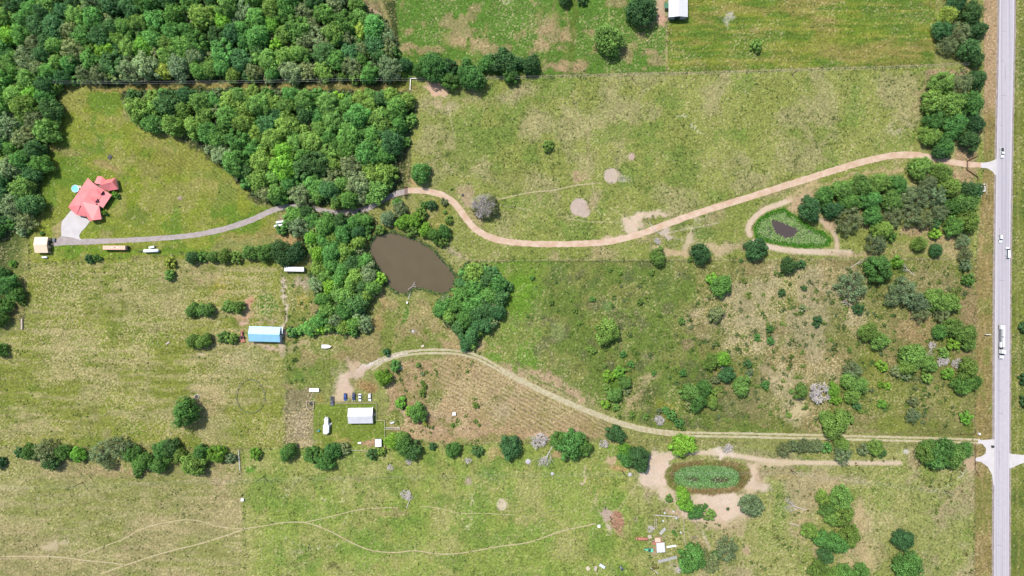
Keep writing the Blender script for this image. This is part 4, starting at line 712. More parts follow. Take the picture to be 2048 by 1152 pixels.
# lily pads and reeds
def p2(X, Y, r): d_ = sdist(POND2, X, Y); return (d_ < -4) & (sdist(POND2W, X, Y) > 0) & ((vn(X, Y, 9., 12) > .28) | (r.rand(len(X)) < .5))
scatter('pond_lily_pads', 12000, (1500, 1670, 410, 500), p2, (1.4, 3.2), .25, colmix((168,204,120),(136,184,90),(196,220,154),(112,158,72),(184,208,134)), per=3, up=1.4, seed=8, z0=-.38)
scatter('pond_bank_grass', 5000, (1500, 1670, 405, 502), lambda X, Y, r: (np.abs(sdist(POND2, X, Y) + 4) < 5), (1.2, 2.4), .6, colmix((84,160,28),(96,172,38),(70,140,28)), per=4, seed=9, z0=-.1)
def p3(X, Y, r):
    u = np.abs((X - 1414) / 65) ** 2.6 + np.abs((Y - 957) / 27) ** 2.6
    h = (((X - 1384) / 15) ** 2 + ((Y - 959) / 6) ** 2 < 1) | (((X - 1441) / 21) ** 2 + ((Y - 960) / 7) ** 2 < 1)
    return (u < 1) & (~h | (r.rand(len(X)) < .12))
scatter('pond_lily_pads', 15000, (1340, 1490, 920, 990), p3, (1.8, 3.4), .12, colmix((132,186,104),(162,208,130),(92,144,66),(190,224,160),(124,176,84),(70,112,58)), per=2, up=1.8, seed=10, z0=-.28)
scatter('pond_marsh_plants', 14000, (1325, 1510, 915, 995), lambda X, Y, r: (sdist(POND3, X, Y) < 1 + 5 * (vn(X, Y, 8., 3) - .5)) & ~p3(X, Y, r) & (np.abs((X - 1414) / 60) ** 2.6 + np.abs((Y - 957) / 24) ** 2.6 > 1), (1.0, 2.4), .5, colmix((158,132,86),(138,134,72),(116,146,66),(172,142,96),(104,132,60)), per=3, seed=13, z0=-.2)
scatter('pond_edge_reeds', 9000, (730, 925, 455, 605), lambda X, Y, r: (np.abs(sdist(POND1, X, Y) + .5) < 3.5) & (r.rand(len(X)) < .8), (1.2, 3.), .8, colmix((84,124,70),(100,140,80),(76,112,80)), per=4, seed=12, z0=-.2)

BR = [(1180,700),(1180,820),(1300,850),(1940,865),(1945,530),(1420,540),(1360,640),(1300,560),(1100,560),(1060,640)]
scatter('low_scrub', 2600, (1050, 1950, 530, 870), lambda X, Y, r: (sdist(BR, X, Y) < 0) & (r.rand(len(X)) < (.2 + .25 * (X > 1380))) & (fb(X, Y, 40, 171, 3) > .42) & offroad(X, Y), (2.5, 6.5), .7, colmix((108,138,64),(124,156,66),(92,124,58),(116,134,84),(134,160,74)), per=14, seed=21)
scatter('low_scrub', 500, (575, 960, 560, 900), lambda X, Y, r: (fb(X, Y, 40, 172, 3) > .5) & offroad(X, Y) & ((Y > 700) | (X < 760)) & ((X < 625) | (X > 775)), (2, 5), .7, colmix((92,124,56),(112,146,60)), per=14, seed=22)
scatter('low_scrub', 700, (1300, 1945, 900, 1180), lambda X, Y, r: (fb(X, Y, 30, 173, 3) > .56) & offroad(X, Y), (2, 4.5), .6, colmix((92,124,56),(112,136,60),(126,116,70)), per=12, seed=23)
FL = [[(822,157),(1335,148),(1600,139),(1868,131)],[(905,490),(936,521),(1300,520),(1948,517)],[(566,545),(573,690),(574,780),(568,892)],[(-40,893),(300,894),(640,898)],[(480,900),(484,990),(490,1060),(493,1180)],[(775,897),(1000,886),(1200,882),(1420,884),(1940,891)],[(1955,400),(1950,640),(1948,1180)],[(58,470),(57,530),(46,662)],[(58,530),(380,507)],[(822,160),(817,374)],[(1334,34),(1332,147)]]
scatter('fence_line_weeds', 90000, (-40, 2000, 0, 1180), lambda X, Y, r: np.min([ldist(q, X, Y) for q in FL], 0) < r.uniform(.3, 4, len(X)), (1.4, 4.2), .8, colmix((104,132,56),(86,112,48),(170,158,104),(122,142,70),(196,178,130)), per=4, seed=24)
CRK = mat('crack_sealant', alb(150, 142, 148), .8, .2)
for y, dx in ((62, 9), (121, 6), (190, 12), (251, 5), (472, 4), (560, 10), (781, 8), (826, 11), (1010, 7), (1090, 10)):
    xr = 2012 - (y / 1152) * 10; strip('crack_seal', [(xr - 10, y), (xr - 10 + dx, y + 1)], .55, .106, CRK, .2, seed=y)
for y, x in ((455, 1999), (130, 2010), (900, 1998)): strip('crack_seal', [(x, y), (x + .6, y + 16), (x, y + 34)], .5, .1062, CRK, .2, seed=y)
# ------------------------------------------------------------------ paints
OLDW = mat('old_wire', (.22, .19, .16), .9)
WHITE = mat('white_paint', (.62, .62, .62), .45, .4, namt=.04)
GLASS = mat('dark_glass', (.025, .035, .05), .08, .6, namt=.05)
TYRE = mat('tyre_rubber', (.025, .025, .027), .85)
STEEL = mat('galvanised_steel', (.55, .57, .58), .45, .5, .3, namt=.12)
RUST = mat('rusty_steel', (.30, .13, .09), .8, .2, namt=.3)
WOODM = mat('weathered_wood', (.36, .30, .25), .9, .1, namt=.25)
PALEW = mat('pale_timber', (.42, .36, .27), .85, .1, namt=.15)
BROWNW = mat('brown_stained_wood', (.13, .08, .05), .85, .1, namt=.2)
CREO = mat('creosoted_pole', (.05, .035, .025), .85)
BLACK = mat('black_plastic', (.03, .03, .032), .6)
LAMP = mat('headlamp_lens', (.75, .78, .8), .15, .6); TAIL = mat('tail_lamp_red', (.45, .02, .02), .25, .5)

def wheels(t, xs, wy, r=.36, w=.24):
    for x in xs:
        for s in (-1, 1):
            b = MB(); b.tube((x, s * wy - w / 2, r), (x, s * wy + w / 2, r), r, n=14); wh = b.build('wheel', TYRE, t)
            c = MB(); c.tube((x, s * wy + s * w / 2, r), (x, s * (wy + .02) + s * w / 2, r), r * .6, n=10); c.build('rim', STEEL, wh)
def loft(b, secs):
    """secs: list of (x, halfwidth_bottom, z_bottom, halfwidth_top, z_top)"""
    n = len(b.v)
    for x, wb, zb, wt, zt in secs: b.v += [(x, -wb, zb), (x, -wt, zt), (x, wt, zt), (x, wb, zb)]
    for i in range(len(secs) - 1):
        k = n + 4 * i
        for j in range(4): b.f.append((k + j, k + 4 + j, k + 4 + (j + 1) % 4, k + (j + 1) % 4))
    b.f.append((n, n + 1, n + 2, n + 3)); k = n + 4 * (len(secs) - 1); b.f.append((k + 3, k + 2, k + 1, k))
def car(px, py, head, paint, label, style='sedan', L=4.6, W=1.82, name='parked_car', group=None, cat='car'):
    """head: direction of the nose in degrees, 90 = up the picture"""
    t = thing(name, label, cat, at(px, py), R(head), group); h = L / 2; w = W / 2
    b = MB()
    if style == 'pickup':
        loft(b, [(-h, w*.95, .45, w*.97, 1.0), (-h+.1, w, .35, w, 1.08), (-.25*L/5, w, .33, w, 1.1), (h*.42, w, .33, w*.97, 1.08), (h-.15, w*.96, .35, w*.88, .98), (h, w*.85, .45, w*.8, .8)])
    else:
        loft(b, [(-h, w*.85, .42, w*.8, .8), (-h+.15, w*.96, .33, w*.9, .98), (-h*.5, w, .3, w*.96, 1.0), (h*.35, w, .3, w*.95, .98), (h*.85, w*.96, .33, w*.86, .84), (h, w*.82, .42, w*.75, .66)])
    body = b.build('body', paint, t)
    g = MB(); rf = MB()
    if style == 'sedan': x0, x1, x2, x3, zt = -h*.72, -h*.38, h*.12, h*.46, 1.42
    elif style == 'suv': x0, x1, x2, x3, zt = -h*.92, -h*.78, h*.14, h*.44, 1.68
    elif style == 'van': x0, x1, x2, x3, zt = -h*.95, -h*.92, h*.42, h*.72, 1.95
    else: x0, x1, x2, x3, zt = -h*.16, -h*.08, h*.26, h*.5, 1.78
    loft(g, [(x0, w*.86, .95, w*.84, 1.0), (x1, w*.9, .95, w*.72, zt-.03), (x2, w*.9, .95, w*.72, zt-.03), (x3, w*.88, .92, w*.84, .97)])
    g.build('windows', GLASS, t)
    rf.box(x1-.05, x2+.03, -w*.75, w*.75, zt-.04, zt+.03, taper=.06); rf.build('roof', paint, t)
    if style == 'pickup':
        q = MB(); q.box(-h+.12, -h*.2, -w*.84, w*.84, 1.09, 1.112); q.build('cargo_bed', BLACK, t)
    wheels(t, (-h*.6, h*.62), w - .1, .34 if style == 'sedan' else .38)
    for s in (-1, 1):
        q = MB(); q.box(h-.14, h+.005, s*w*.62-.16, s*w*.62+.16, .62, .76); q.build('headlight', LAMP, t)
        q = MB(); q.box(-h-.01, -h+.1, s*w*.72-.1, s*w*.72+.1, .7, .9); q.build('tail_light', TAIL, t)
        q = MB(); q.box(x3-.25, x3-.05, s*(w+.02)-.09, s*(w+.02)+.09, 1.0, 1.12); q.build('mirror', BLACK, t)
    return t
def paint(n, c): return mat(n, c, .28, .5, namt=.03, coat=.6)
WP = paint('white_car_paint', (.6, .61, .62)); BP = paint('blue_car_paint', (.03, .06, .22)); NP = paint('navy_car_paint', (.025, .04, .10)); GP = paint('dark_grey_car_paint', (.10, .10, .13))
car(665, 801.5, 270, GP, 'dark grey pickup truck parked leftmost, beside the yard fence corner', 'pickup', 5.6, 1.95, 'parked_truck', 'cars parked above the white home', 'truck')
car(691, 793.5, 270, BP, 'bright blue car parked below the bare dirt patch', 'suv', 4.5, 1.85, group='cars parked above the white home')
car(708, 793, 270, NP, 'dark navy car parked beside the white sedan', 'sedan', 4.6, 1.8, group='cars parked above the white home')
car(720.3, 794.5, 270, WP, 'white sedan parked next to the dark navy car', 'sedan', 4.6, 1.8, group='cars parked above the white home')
car(740, 794, 270, WP, 'white car with long roof parked rightmost above the home', 'suv', 4.6, 1.8, group='cars parked above the white home')
car(2002.5, 306, 270, WP, 'white pickup truck with black bed driving down the highway', 'pickup', 6.0, 2.05, 'pickup_truck', None, 'truck')
car(1999.3, 477, 270, WP, 'white car driving down the highway ahead of the van', 'suv', 5.2, 2.0, 'moving_car')
car(2013.8, 505.5, 90, WP, 'long white van driving up the highway right lane', 'van', 6.6, 2.1, 'van', None, 'van')
# articulated truck, cab towards the bottom
t = thing('tanker_truck', 'long white articulated truck driving down the highway', 'truck', at(1999.5, 683), R(270))
b = MB(); b.box(-10.3, 4.2, -.55, .55, .95, 1.25); b.box(-10.2, 3.6, -1.15, -1.0, 1.0, 1.2); b.box(-10.2, 3.6, 1.0, 1.15, 1.0, 1.2); b.build('trailer_frame', BLACK, t)
b = MB(); b.box(-9.9, -3.1, .12, 1.2, 1.3, 2.9, taper=.08); b.build('cargo_box', WHITE, t)
b = MB(); b.box(-2.7, 3.2, .15, 1.2, 1.3, 2.8, taper=.08); b.build('cargo_box', WHITE, t)
b = MB(); b.box(-10.2, -7.4, -1.2, -.25, 1.3, 2.6, taper=.05); b.build('cargo_box', WHITE, t)
b = MB(); b.box(.2, 3.4, -1.2, -.35, 1.3, 2.4, taper=.05); b.build('cargo_box', WHITE, t)
for y in (-.25, -.9): b = MB(); b.tube((-7.2, y, 1.4), (0, y, 1.4), .07); b.build('pipe', STEEL, t)
b = MB(); b.box(4.7, 7.0, -1.25, 1.25, 1.1, 3.6, taper=.12); b.build('sleeper_cab', WHITE, t)
b = MB(); b.box(7.0, 8.0, -1.05, 1.05, 1.1, 2.9, taper=.2); b.build('windscreen', GLASS, t)
b = MB(); b.box(8.0, 10.0, -1.0, 1.0, .7, 1.9, taper=.1); b.build('bonnet', WHITE, t)
b = MB(); b.box(10.0, 10.25, -1.15, 1.15, .45, .95); b.build('bumper', STEEL, t)
wheels(t, (-9.4, -8.2, 2.6, 3.9, 5.2, 9.0), 1.05, .5, .3)
for s in (-1, 1): b = MB(); b.tube((4.6, s * 1.2, 1.2), (4.6, s * 1.2, 4.0), .09); b.build('exhaust_stack', STEEL, t)

# ------------------------------------------------------------------ buildings
def gable(name, label, cat, px, py, L, W, rz, eave, ridge, roofm, wallm, ov=.35, door=None, side=None, windows=True):
    p = at(px, py, (eave + ridge) / 2); p.z = 0; t = thing(name, label, cat, p, rz); l, w = L / 2 - ov, W / 2 - ov
    b = MB(); e = eave - .1; rr = ridge - .15 - (ridge - eave) * ov / (W / 2) * 0
    b.add([(-l,-w,0),(l,-w,0),(l,w,0),(-l,w,0),(-l,-w,e),(l,-w,e),(l,w,e),(-l,w,e),(-l,0,rr),(l,0,rr)], [(0,3,2,1),(0,1,5,4),(2,3,7,6),(1,2,6,9,5),(3,0,4,8,7),(4,5,9,8),(6,7,8,9)])
    b.build('wall', wallm, t)
    b = MB(); hl = L / 2; hw = W / 2
    for s in (-1, 1):
        v = [(-hl, s * hw, eave), (hl, s * hw, eave), (hl, 0, ridge), (-hl, 0, ridge)]; v += [(x, y, z + .12) for x, y, z in v]
        f = [(4,5,6,7),(3,2,1,0),(0,1,5,4),(1,2,6,5),(3,0,4,7)]
        b.add(v, f if s < 0 else [tuple(reversed(q)) for q in f])
    rf = b.build('roof', roofm, t)
    b = MB(); b.box(-hl - .02, hl + .02, -.16, .16, ridge + .07, ridge + .17); b.build('ridge_cap', roofm, rf)
    if door:                                         # (wall 'x+','x-','y-','y+', offset, width, height, material)
        for wl, o, dw, dh, dm in door:
            b = MB()
            if wl[0] == 'x': s = 1 if wl[1] == '+' else -1; b.box(s * (l + .01) - .06, s * (l + .01) + .06, o - dw / 2, o + dw / 2, .02, dh)
            else: s = 1 if wl[1] == '+' else -1; b.box(o - dw / 2, o + dw / 2, s * (w + .01) - .06, s * (w + .01) + .06, .02, dh)
            b.build('door', dm, t)
    if windows:
        for s in (-1, 1):
            for o in (-l * .55, 0.1 * l, l * .6):
                b = MB(); b.box(o - .5, o + .5, s * (w + .012) - .05, s * (w + .012) + .05, 1.0, min(2.0, e - .3)); b.build('window', GLASS, t)
    return t
WROOF = mat('white_metal_roof', (.46, .46, .475), .4, .4, nscale=.3, namt=.07, stripe=(0, .9, .1))
BROOF = mat('blue_metal_roof', (.21, .42, .54), .3, .7, nscale=.3, namt=.07, stripe=(0, .9, .1))
TROOF = mat('tan_metal_roof', (.58, .44, .31), .45, .4, namt=.04, stripe=(0, .6, .08))
WALLW = mat('white_siding', (.62, .62, .60), .8, .2, namt=.06, stripe=(2, .3, .1)); WALLT = mat('tan_siding', (.50, .36, .26), .8, .2, stripe=(2, .3, .1))
WALLB = mat('pale_blue_siding', (.42, .5, .55), .8, .2, stripe=(2, .3, .1)); WALLG = mat('grey_siding', (.30, .31, .33), .8, .2, stripe=(0, .4, .15))
t = gable('barn', 'blue metal roofed barn with open lean-to end in the left pasture', 'barn', 528.5, 668.5, 18.6, 9.0, R(-1.5), 3.6, 5.4, BROOF, WALLB, door=[('x+', 1.4, 3.2, 3.0, BLACK), ('y-', -3, 3, 2.8, BLACK), ('y-', 4, 3, 2.8, BLACK)], windows=False)
b = MB(); b.box(9.3, 10.3, .4, 4.4, 2.7, 2.82); b.build('awning', STEEL, t)
for y in (.6, 4.2): b = MB(); b.box(10.1, 10.25, y - .07, y + .07, 0, 2.7); b.build('awning_post', PALEW, t)
t = gable('mobile_home', 'white metal roofed home inside the mown yard', 'house', 720.5, 832, 14.7, 9.2, R(.6), 2.9, 4.6, WROOF, WALLW, door=[('y-', 2, 1, 2.1, BROWNW), ('x+', 0, 1, 2.1, BROWNW)])
b = MB(); b.box(7.0, 8.2, -.8, .9, .1, .45); b.build('porch_step', PALEW, t)
b = MB(); b.box(6.7, 7.2, 4.3, 4.9, 0, 1.1); b.build('air_conditioner', STEEL, t)
t = gable('pole_barn', 'white metal roofed barn cut by the top edge', 'barn', 1357, 2, 18.5, 11.3, R(90), 4.3, 5.6, WROOF, WALLG, door=[('x-', 0, 3.2, 3.9, BLACK), ('y+', -4, 2.4, 2.6, BLACK)], windows=False)
b = MB(); v = at(1333.5, 11, 2.6); b.box(-1.5, 1.5, -1.6, 1.6, 2.5, 2.62)
for x in (-1.35, 1.35):
    for y in (-1.4, 1.4): b.box(x - .06, x + .06, y - .06, y + .06, 0, 2.5)
shd = thing('shade_shelter', 'dark green shade roof beside the white barn at the top', 'shelter', (v.x, v.y, 0)); b.build('canopy', mat('dark_green_tarp', (.05, .14, .08), .7), shd)
t = gable('garage', 'tan gable roofed shed with open front at the drive end', 'shed', 81.5, 489.7, 7.9, 9.4, R(0), 3.0, 4.2, TROOF, WALLT, ov=.3, door=[('x+', 1.2, 3, 2.5, BLACK), ('x+', -2.8, 2, 2.3, BROWNW)])
gable('shed', 'small pale grey shed by the yard corner', 'shed', 756.5, 886, 4.4, 3.7, R(90), 2.2, 2.7, mat('grey_metal_roof', (.66, .66, .70), .45, .4, namt=.05, stripe=(1, .5, .12)), WALLG, ov=.15, door=[('y+', 0, 1, 1.9, BLACK)], windows=False)

# red roofed house, roof built facet by facet in metres
RR = mat('red_metal_roof', (.58, .15, .145), .5, .8, nscale=.25, namt=.14, coat=.4); RR.node_tree.nodes['Principled BSDF'].inputs['Coat Roughness'].default_value = .4; BRK = mat('tan_brick', (.46, .33, .27), .9, .1, nscale=4, namt=.15)
O_ = at(190, 392); hs = thing('red_roofed_house', 'large house with faded red metal roof, dormers and porches', 'house', O_)
def pt(x, y, z): q = at(x, y, z); return (q.x - O_.x, q.y - O_.y, z)
def roofpart(name, facets, m, th=.16):
    b = MB()
    for fc in facets:
        v = [pt(*p) for p in fc]; n = (Vector(v[1]) - Vector(v[0])).cross(Vector(v[2]) - Vector(v[0]))
        if n.z < 0: v = v[::-1]
        k = len(v); lo = [(x, y, z - th) for x, y, z in v]; b.add(v + lo, [tuple(range(k)), tuple(range(2 * k - 1, k - 1, -1))] + [((i + 1) % k, i, i + k, (i + 1) % k + k) for i in range(k)])
    return b.build(name, m, hs)
A, B_, C_, D_ = (175.6,355.8,3), (188,367.5,5.9), (159.5,410.5,5.9), (136.5,414,3)
main = roofpart('roof', [[A, B_, C_, D_], [B_, (210,381.4,4.1), (192.8,407.2,4.1), (183,421.5,4.1), C_]], RR)
roofpart('porch_roof', [[(209.8,381.3,3.98), (223.5,390,3.0), (206,416,3.0), (192.6,407,3.98)]], RR)
roofpart('wing_roof', [[(163,403,6.05), (198,411,3.7), (203,438.5,3.0), (185,440.5,4.6)], [(163,403,6.05), (185,440.5,4.6), (179.8,443,3.6), (172.5,431,4.2), (161,408,5.5)], [(161,407,5.6), (173,433.5,3.0), (153,430,2.9), (157,412,5.2)]], RR)
roofpart('lower_roof', [[(137.5,414,2.8), (153,429,2.8), (173,433,2.8), (180,442,2.8), (202,438,2.8), (198,411,2.8), (165,403,2.8)]], RR)
roofpart('garage_roof', [[D_, C_, (160,413,5.5), (153.5,430,3.0), (142,420,2.95)]], RR)
roofpart('north_wing_roof', [[(188.5,366,4.6), (195,352.5,3), (204,353,3), (201,369,5.9)], [(204,353,3), (211,359,3), (203,372,5.8), (201,369,5.9)], [(201,370,5.9), (210.5,360,3), (231,355.5,3), (224,363.5,5.7)], [(231,355.5,3), (236.5,378.5,3), (224,363.5,5.7)], [(201,370,5.9), (224,363.5,5.7), (236.5,378.5,3), (216,382,3), (202,377,4.8)]], RR)
def dormer(x, y):
    # gable dormer running from the roof towards the lower right
    dx, dy = .831, .556; ex, ey = .556, -.831
    def q(a, c, z): return (x + dx * a + ex * c, y + dy * a + ey * c, z)
    d_ = roofpart('dormer', [[q(-13, 0, 5.9), q(0, 0, 5.9), q(0, 4.6, 4.9), q(-8, 4.6, 5.0)], [q(-13, 0, 5.9), q(-8, -4.6, 5.0), q(0, -4.6, 4.9), q(0, 0, 5.9)]], RR)
    b = MB(); f = [pt(*q(0.2, 4, 3.7)), pt(*q(0.2, -4, 3.7)), pt(*q(0.2, -4, 4.85)), pt(*q(0.2, 0, 5.75)), pt(*q(0.2, 4, 4.85))]; g2 = [pt(*q(3.2, 4, 3.7)), pt(*q(3.2, -4, 3.7)), pt(*q(3.0, -2, 3.8)), pt(*q(3., 2, 3.8))]
    b.add(f, [(0, 1, 2, 3, 4)]); b.add([pt(*q(5, 2.8, 4.02)), pt(*q(5, -2.8, 4.02)), pt(*q(0, -4.2, 4.3)), pt(*q(0, 4.2, 4.3))], [(0, 1, 2, 3)]); b.build('window', mat('dark_red_glass', (.09, .02, .03), .2, .5), d_)
dormer(203.5, 385.5); dormer(192.5, 401)
def wallp(P, h, name='wall'):
    b = MB(); b.prism([pt(x, y, 3)[:2] for x, y in P], 0, h); return b.build(name, BRK, hs)
wallp([(174,359),(186,369),(203,380),(184,413),(170,410),(160,409),(140,413)], 2.85); wallp([(176,416),(195,414),(200,436),(186,438),(180,440),(174,431),(158,427),(163,414)], 2.8)
wallp([(193,368),(197,355),(203,355),(210,362),(229,358),(233,377),(216,379),(203,376)], 2.85)
for x, y in ((221,391.5),(215,400),(209,408),(205.5,413)): b = MB(); q = pt(x, y, 0); b.box(q[0] - .12, q[0] + .12, q[1] - .12, q[1] + .12, 0, 3.0); b.build('porch_post', WHITE, hs)
b = MB(); b.prism([pt(*p)[:2] for p in [(205,383,0),(222,391,0),(206,414,0),(192,406,0)]], 0, .3); b.build('porch_floor', CON, hs)
# round pool with deck
pt_ = thing('swimming_pool', 'round blue above ground swimming pool behind the red roofed house', 'pool', at(151.5, 377.5, .6) * 1)
pt_.location.z = 0
b = MB(); n = 32
for r0, z0 in ((2.25, 0), (2.25, 1.2), (2.05, 1.2), (2.05, .9)): b.v += [(r0 * math.cos(2*math.pi*i/n), r0 * math.sin(2*math.pi*i/n), z0) for i in range(n)]
for k in range(3): b.f += [(k*n+i, k*n+(i+1)%n, (k+1)*n+(i+1)%n, (k+1)*n+i) for i in range(n)]
b.build('pool_wall', WHITE, pt_)
b = MB(); b.add([(2.05 * math.cos(2*math.pi*i/n), 2.05 * math.sin(2*math.pi*i/n), 1.0) for i in range(n)], [tuple(range(n))]); b.build('pool_water', mat('blue_pool_water', (.16, .62, .80), .1, .5, nscale=2, namt=.1), pt_)
b = MB(); b.box(1.2, 3.6, .3, 1.9, .95, 1.1); b.box(2.2, 2.35, .35, .5, 0, .95); b.box(3.4, 3.55, 1.7, 1.85, 0, .95); b.build('deck', PALEW, pt_)
b = MB(); b.tube((.2, 2.0, 1.2), (.2, 2.0, 1.9), .04); b.tube((.7, 1.9, 1.2), (.7, 1.9, 1.9), .04); b.tube((.2, 2.0, 1.9), (.7, 1.9, 1.9), .04); b.build('ladder', STEEL, pt_)

# ------------------------------------------------------------------ trailers, tanks and farm gear
def boxtrailer(px, py, L, W, Hh, rz, m, name, label, cat, vents=0, ax=2, group=None, floor=.7, extra=None):
    p = at(px, py, Hh); p.z = 0; t = thing(name, label, cat, p, rz, group)
    b = MB(); b.box(-L/2, L/2, -W/2, W/2, floor, Hh, taper=.05); b.build('box', m, t)
    b = MB(); b.box(-L/2, L/2 + 1.2, -.12, .12, floor - .2, floor); b.build('drawbar', BLACK, t)
    wheels(t, [(-.5 + i) * .9 - L * .15 for i in range(ax)], W / 2 - .12, .36)
    for i in range(vents): x = -L * .08 + i * 1.5; b = MB(); b.box(x - .3, x + .3, -.3, .3, Hh, Hh + .16, taper=.05); b.build('roof_vent', BLACK if i % 2 else STEEL, t)
    return t
t = boxtrailer(228, 495.2, 13.4, 2.5, 3.3, R(0), mat('faded_orange_panel', (.56, .33, .24), .5, .35, namt=.12, stripe=(0, 1.2, .12)), 'livestock_trailer', 'long faded orange box trailer parked under the grey drive', 'trailer', 3)
b = MB(); b.box(6.72, 7.5, -1.2, 1.2, .7, 2.6, taper=.1); b.build('nose', BLACK, t)
boxtrailer(588, 538.3, 11.6, 2.7, 3.2, R(-1), WHITE, 'cargo_trailer', 'white box trailer under the hedge left of the wood', 'trailer', 1)
boxtrailer(628, 780.3, 5.8, 2.1, 1.4, R(0), mat('off_white_deck', (.72, .68, .64), .7, namt=.08, stripe=(0, .5, .1)), 'flatbed_trailer', 'low off white flat trailer left of the parked cars', 'trailer', 0)
def tank(px, py, L, r, rz, m, name, label, cat, zc=None, group=None, skid=True, saddle=None):
    zc = zc or r + .15; p = at(px, py, zc + r); p.z = 0; t = thing(name, label, cat, p, rz, group); b = MB(); n = 18
    xs = [(-L/2, .0), (-L/2 + .05, .45), (-L/2 + .25, .8), (-L/2 + .6, 1), (L/2 - .6, 1), (L/2 - .25, .8), (L/2 - .05, .45), (L/2, .0)]
    for x, k in xs: b.v += [(x, max(k, .02) * r * math.cos(2*math.pi*i/n), zc + max(k, .02) * r * math.sin(2*math.pi*i/n)) for i in range(n)]
    for j in range(len(xs) - 1): b.f += [(j*n+i, j*n+(i+1)%n, (j+1)*n+(i+1)%n, (j+1)*n+i)[::-1] for i in range(n)]
    b.build('shell', m, t, True)
    if skid:
        for x in (-L * .3, L * .3): q = MB(); q.box(x - .12, x + .12, -r * .8, r * .8, 0, zc - r * .6); q.build('saddle', BLACK, t)
    return t
t = tank(300.5, 501.3, 9.3, 1.0, R(2), mat('silver_white_tank', (.70, .73, .75), .35, .5, .1, namt=.08, stripe=(0, 1.3, .15)), 'tank_trailer', 'long silvery tank trailer right of the orange trailer', 'trailer', 1.6)
b = MB(); b.box(-8.6, -4.4, -.14, .14, .7, .85); b.box(-7.2, -7.0, -.8, .8, .7, .82); b.build('drawbar', BLACK, t); wheels(t, (1.0, 2.1), .95, .38)
boxtrailer(302.5, 494.3, 3.4, 1.3, 1.5, R(12), mat('grey_green_paint', (.5, .53, .46), .6), 'farm_cart', 'small grey cart beside the silvery tank trailer', 'cart', 0, 1, floor=.5)
SIL = mat('silver_tank_paint', (.60, .66, .62), .4, .5, .1, namt=.1)
tank(561, 443.5, 6.2, .75, R(8), SIL, 'storage_tank', 'topmost silver tank beside the left edge of the wood', 'tank', group='silver tanks by the wood')
tank(557, 451, 6.2, .75, R(8), SIL, 'storage_tank', 'middle silver tank half under the bush', 'tank', group='silver tanks by the wood')
tank(560, 460, 4.6, .7, R(8), SIL, 'storage_tank', 'lowest silver tank beside the left edge of the wood', 'tank', group='silver tanks by the wood')
tank(88, 514.5, 3.4, .6, R(0), WHITE, 'propane_tank', 'small white propane tank below the tan shed', 'tank')
# boat-shaped white camper and motorhome
def boat(px, py, rz, L, W, label):
    p = at(px, py, 1.4); p.z = 0; t = thing('boat', label, 'boat', p, rz); b = MB()
    loft(b, [(-L/2, W*.34, .5, W*.45, 1.3), (-L*.1, W*.34, .5, W*.5, 1.35), (L*.25, W*.26, .5, W*.42, 1.45), (L*.5, W*.02, .8, W*.05, 1.6)]); b.build('hull', WHITE, t)
    b = MB(); b.box(-L*.1, L*.18, -W*.22, W*.22, 1.35, 1.75, taper=.1); b.build('console', WHITE, t); b = MB(); b.box(-L/2 - .4, -L/2, -.2, .2, .6, 1.5); b.build('outboard_motor', BLACK, t)
    wheels(t, (-L*.1,), W * .42, .3); return t
boat(652.5, 693, R(0), 5.8, 2.3, 'small white boat on a trailer below the wood')
t = thing('motorhome', 'white fifth wheel camper parked left of the white home', 'camper', at(651.5, 851.5, 3) * 1, R(88)); t.location.z = 0
b = MB(); b.box(.6, 4.4, -1.25, 1.0, .6, 3.1, taper=.06); b.box(4.4, 5.0, -1.0, .8, 1.4, 3.0, taper=.15); b.build('front_cabin', WHITE, t)
b = MB(); b.box(-4.2, .6, -1.9, 1.5, .6, 3.3, taper=.04); b.build('cabin', WHITE, t); b = MB(); b.box(-5.0, -4.2, -1.2, 1.2, .8, 3.2, taper=.04); b.build('rear_cabin', WHITE, t)
for x, y in ((4.1, -.3), (.35, -.6)): b = MB(); b.box(x - .2, x + .2, y - .2, y + .2, 3.1, 3.42); b.build('roof_vent', BLACK, t)
wheels(t, (-2.4, -1.4), 1.2, .4)
for s_ in (-1, 1): b = MB(); b.box(-2.6, -1.2, s_ * 1.2 - 0.0, s_ * 1.2 + .0 + .02, 1.6, 2.3)
b = MB(); b.box(-3.4, -2, 1.48, 1.53, 1.5, 2.4); b.build('window', GLASS, t)
# patio set and grill
t = thing('patio_table', 'pale patio table with chairs on the right side of the camper', 'table', at(660, 848))
b = MB(); b.tube((0, 0, .7), (0, 0, .76), .7, n=14); b.build('table_top', WHITE, t); b = MB(); b.tube((0, 0, 0), (0, 0, .7), .06); b.build('leg', STEEL, t)
for i, (x, y) in enumerate(((1.1, .4), (-.9, .8), (.5, -1.2))):
    c = thing('patio_chair', ('pale chair right of', 'pale chair left of', 'pale chair below')[i] + ' the patio table by the camper', 'chair', t.location + Vector((x, y, 0)), i * 2.1, 'patio chairs by the camper')
    b = MB(); b.box(-.28, .28, -.28, .28, .4, .46); b.build('seat', WHITE, c); b = MB(); b.box(-.28, .28, .24, .3, .46, 1.0); b.build('backrest', WHITE, c)
    for u in (-.24, .24):
        for v_ in (-.24, .24): b = MB(); b.box(u - .03, u + .03, v_ - .03, v_ + .03, 0, .4); b.build('leg', STEEL, c)
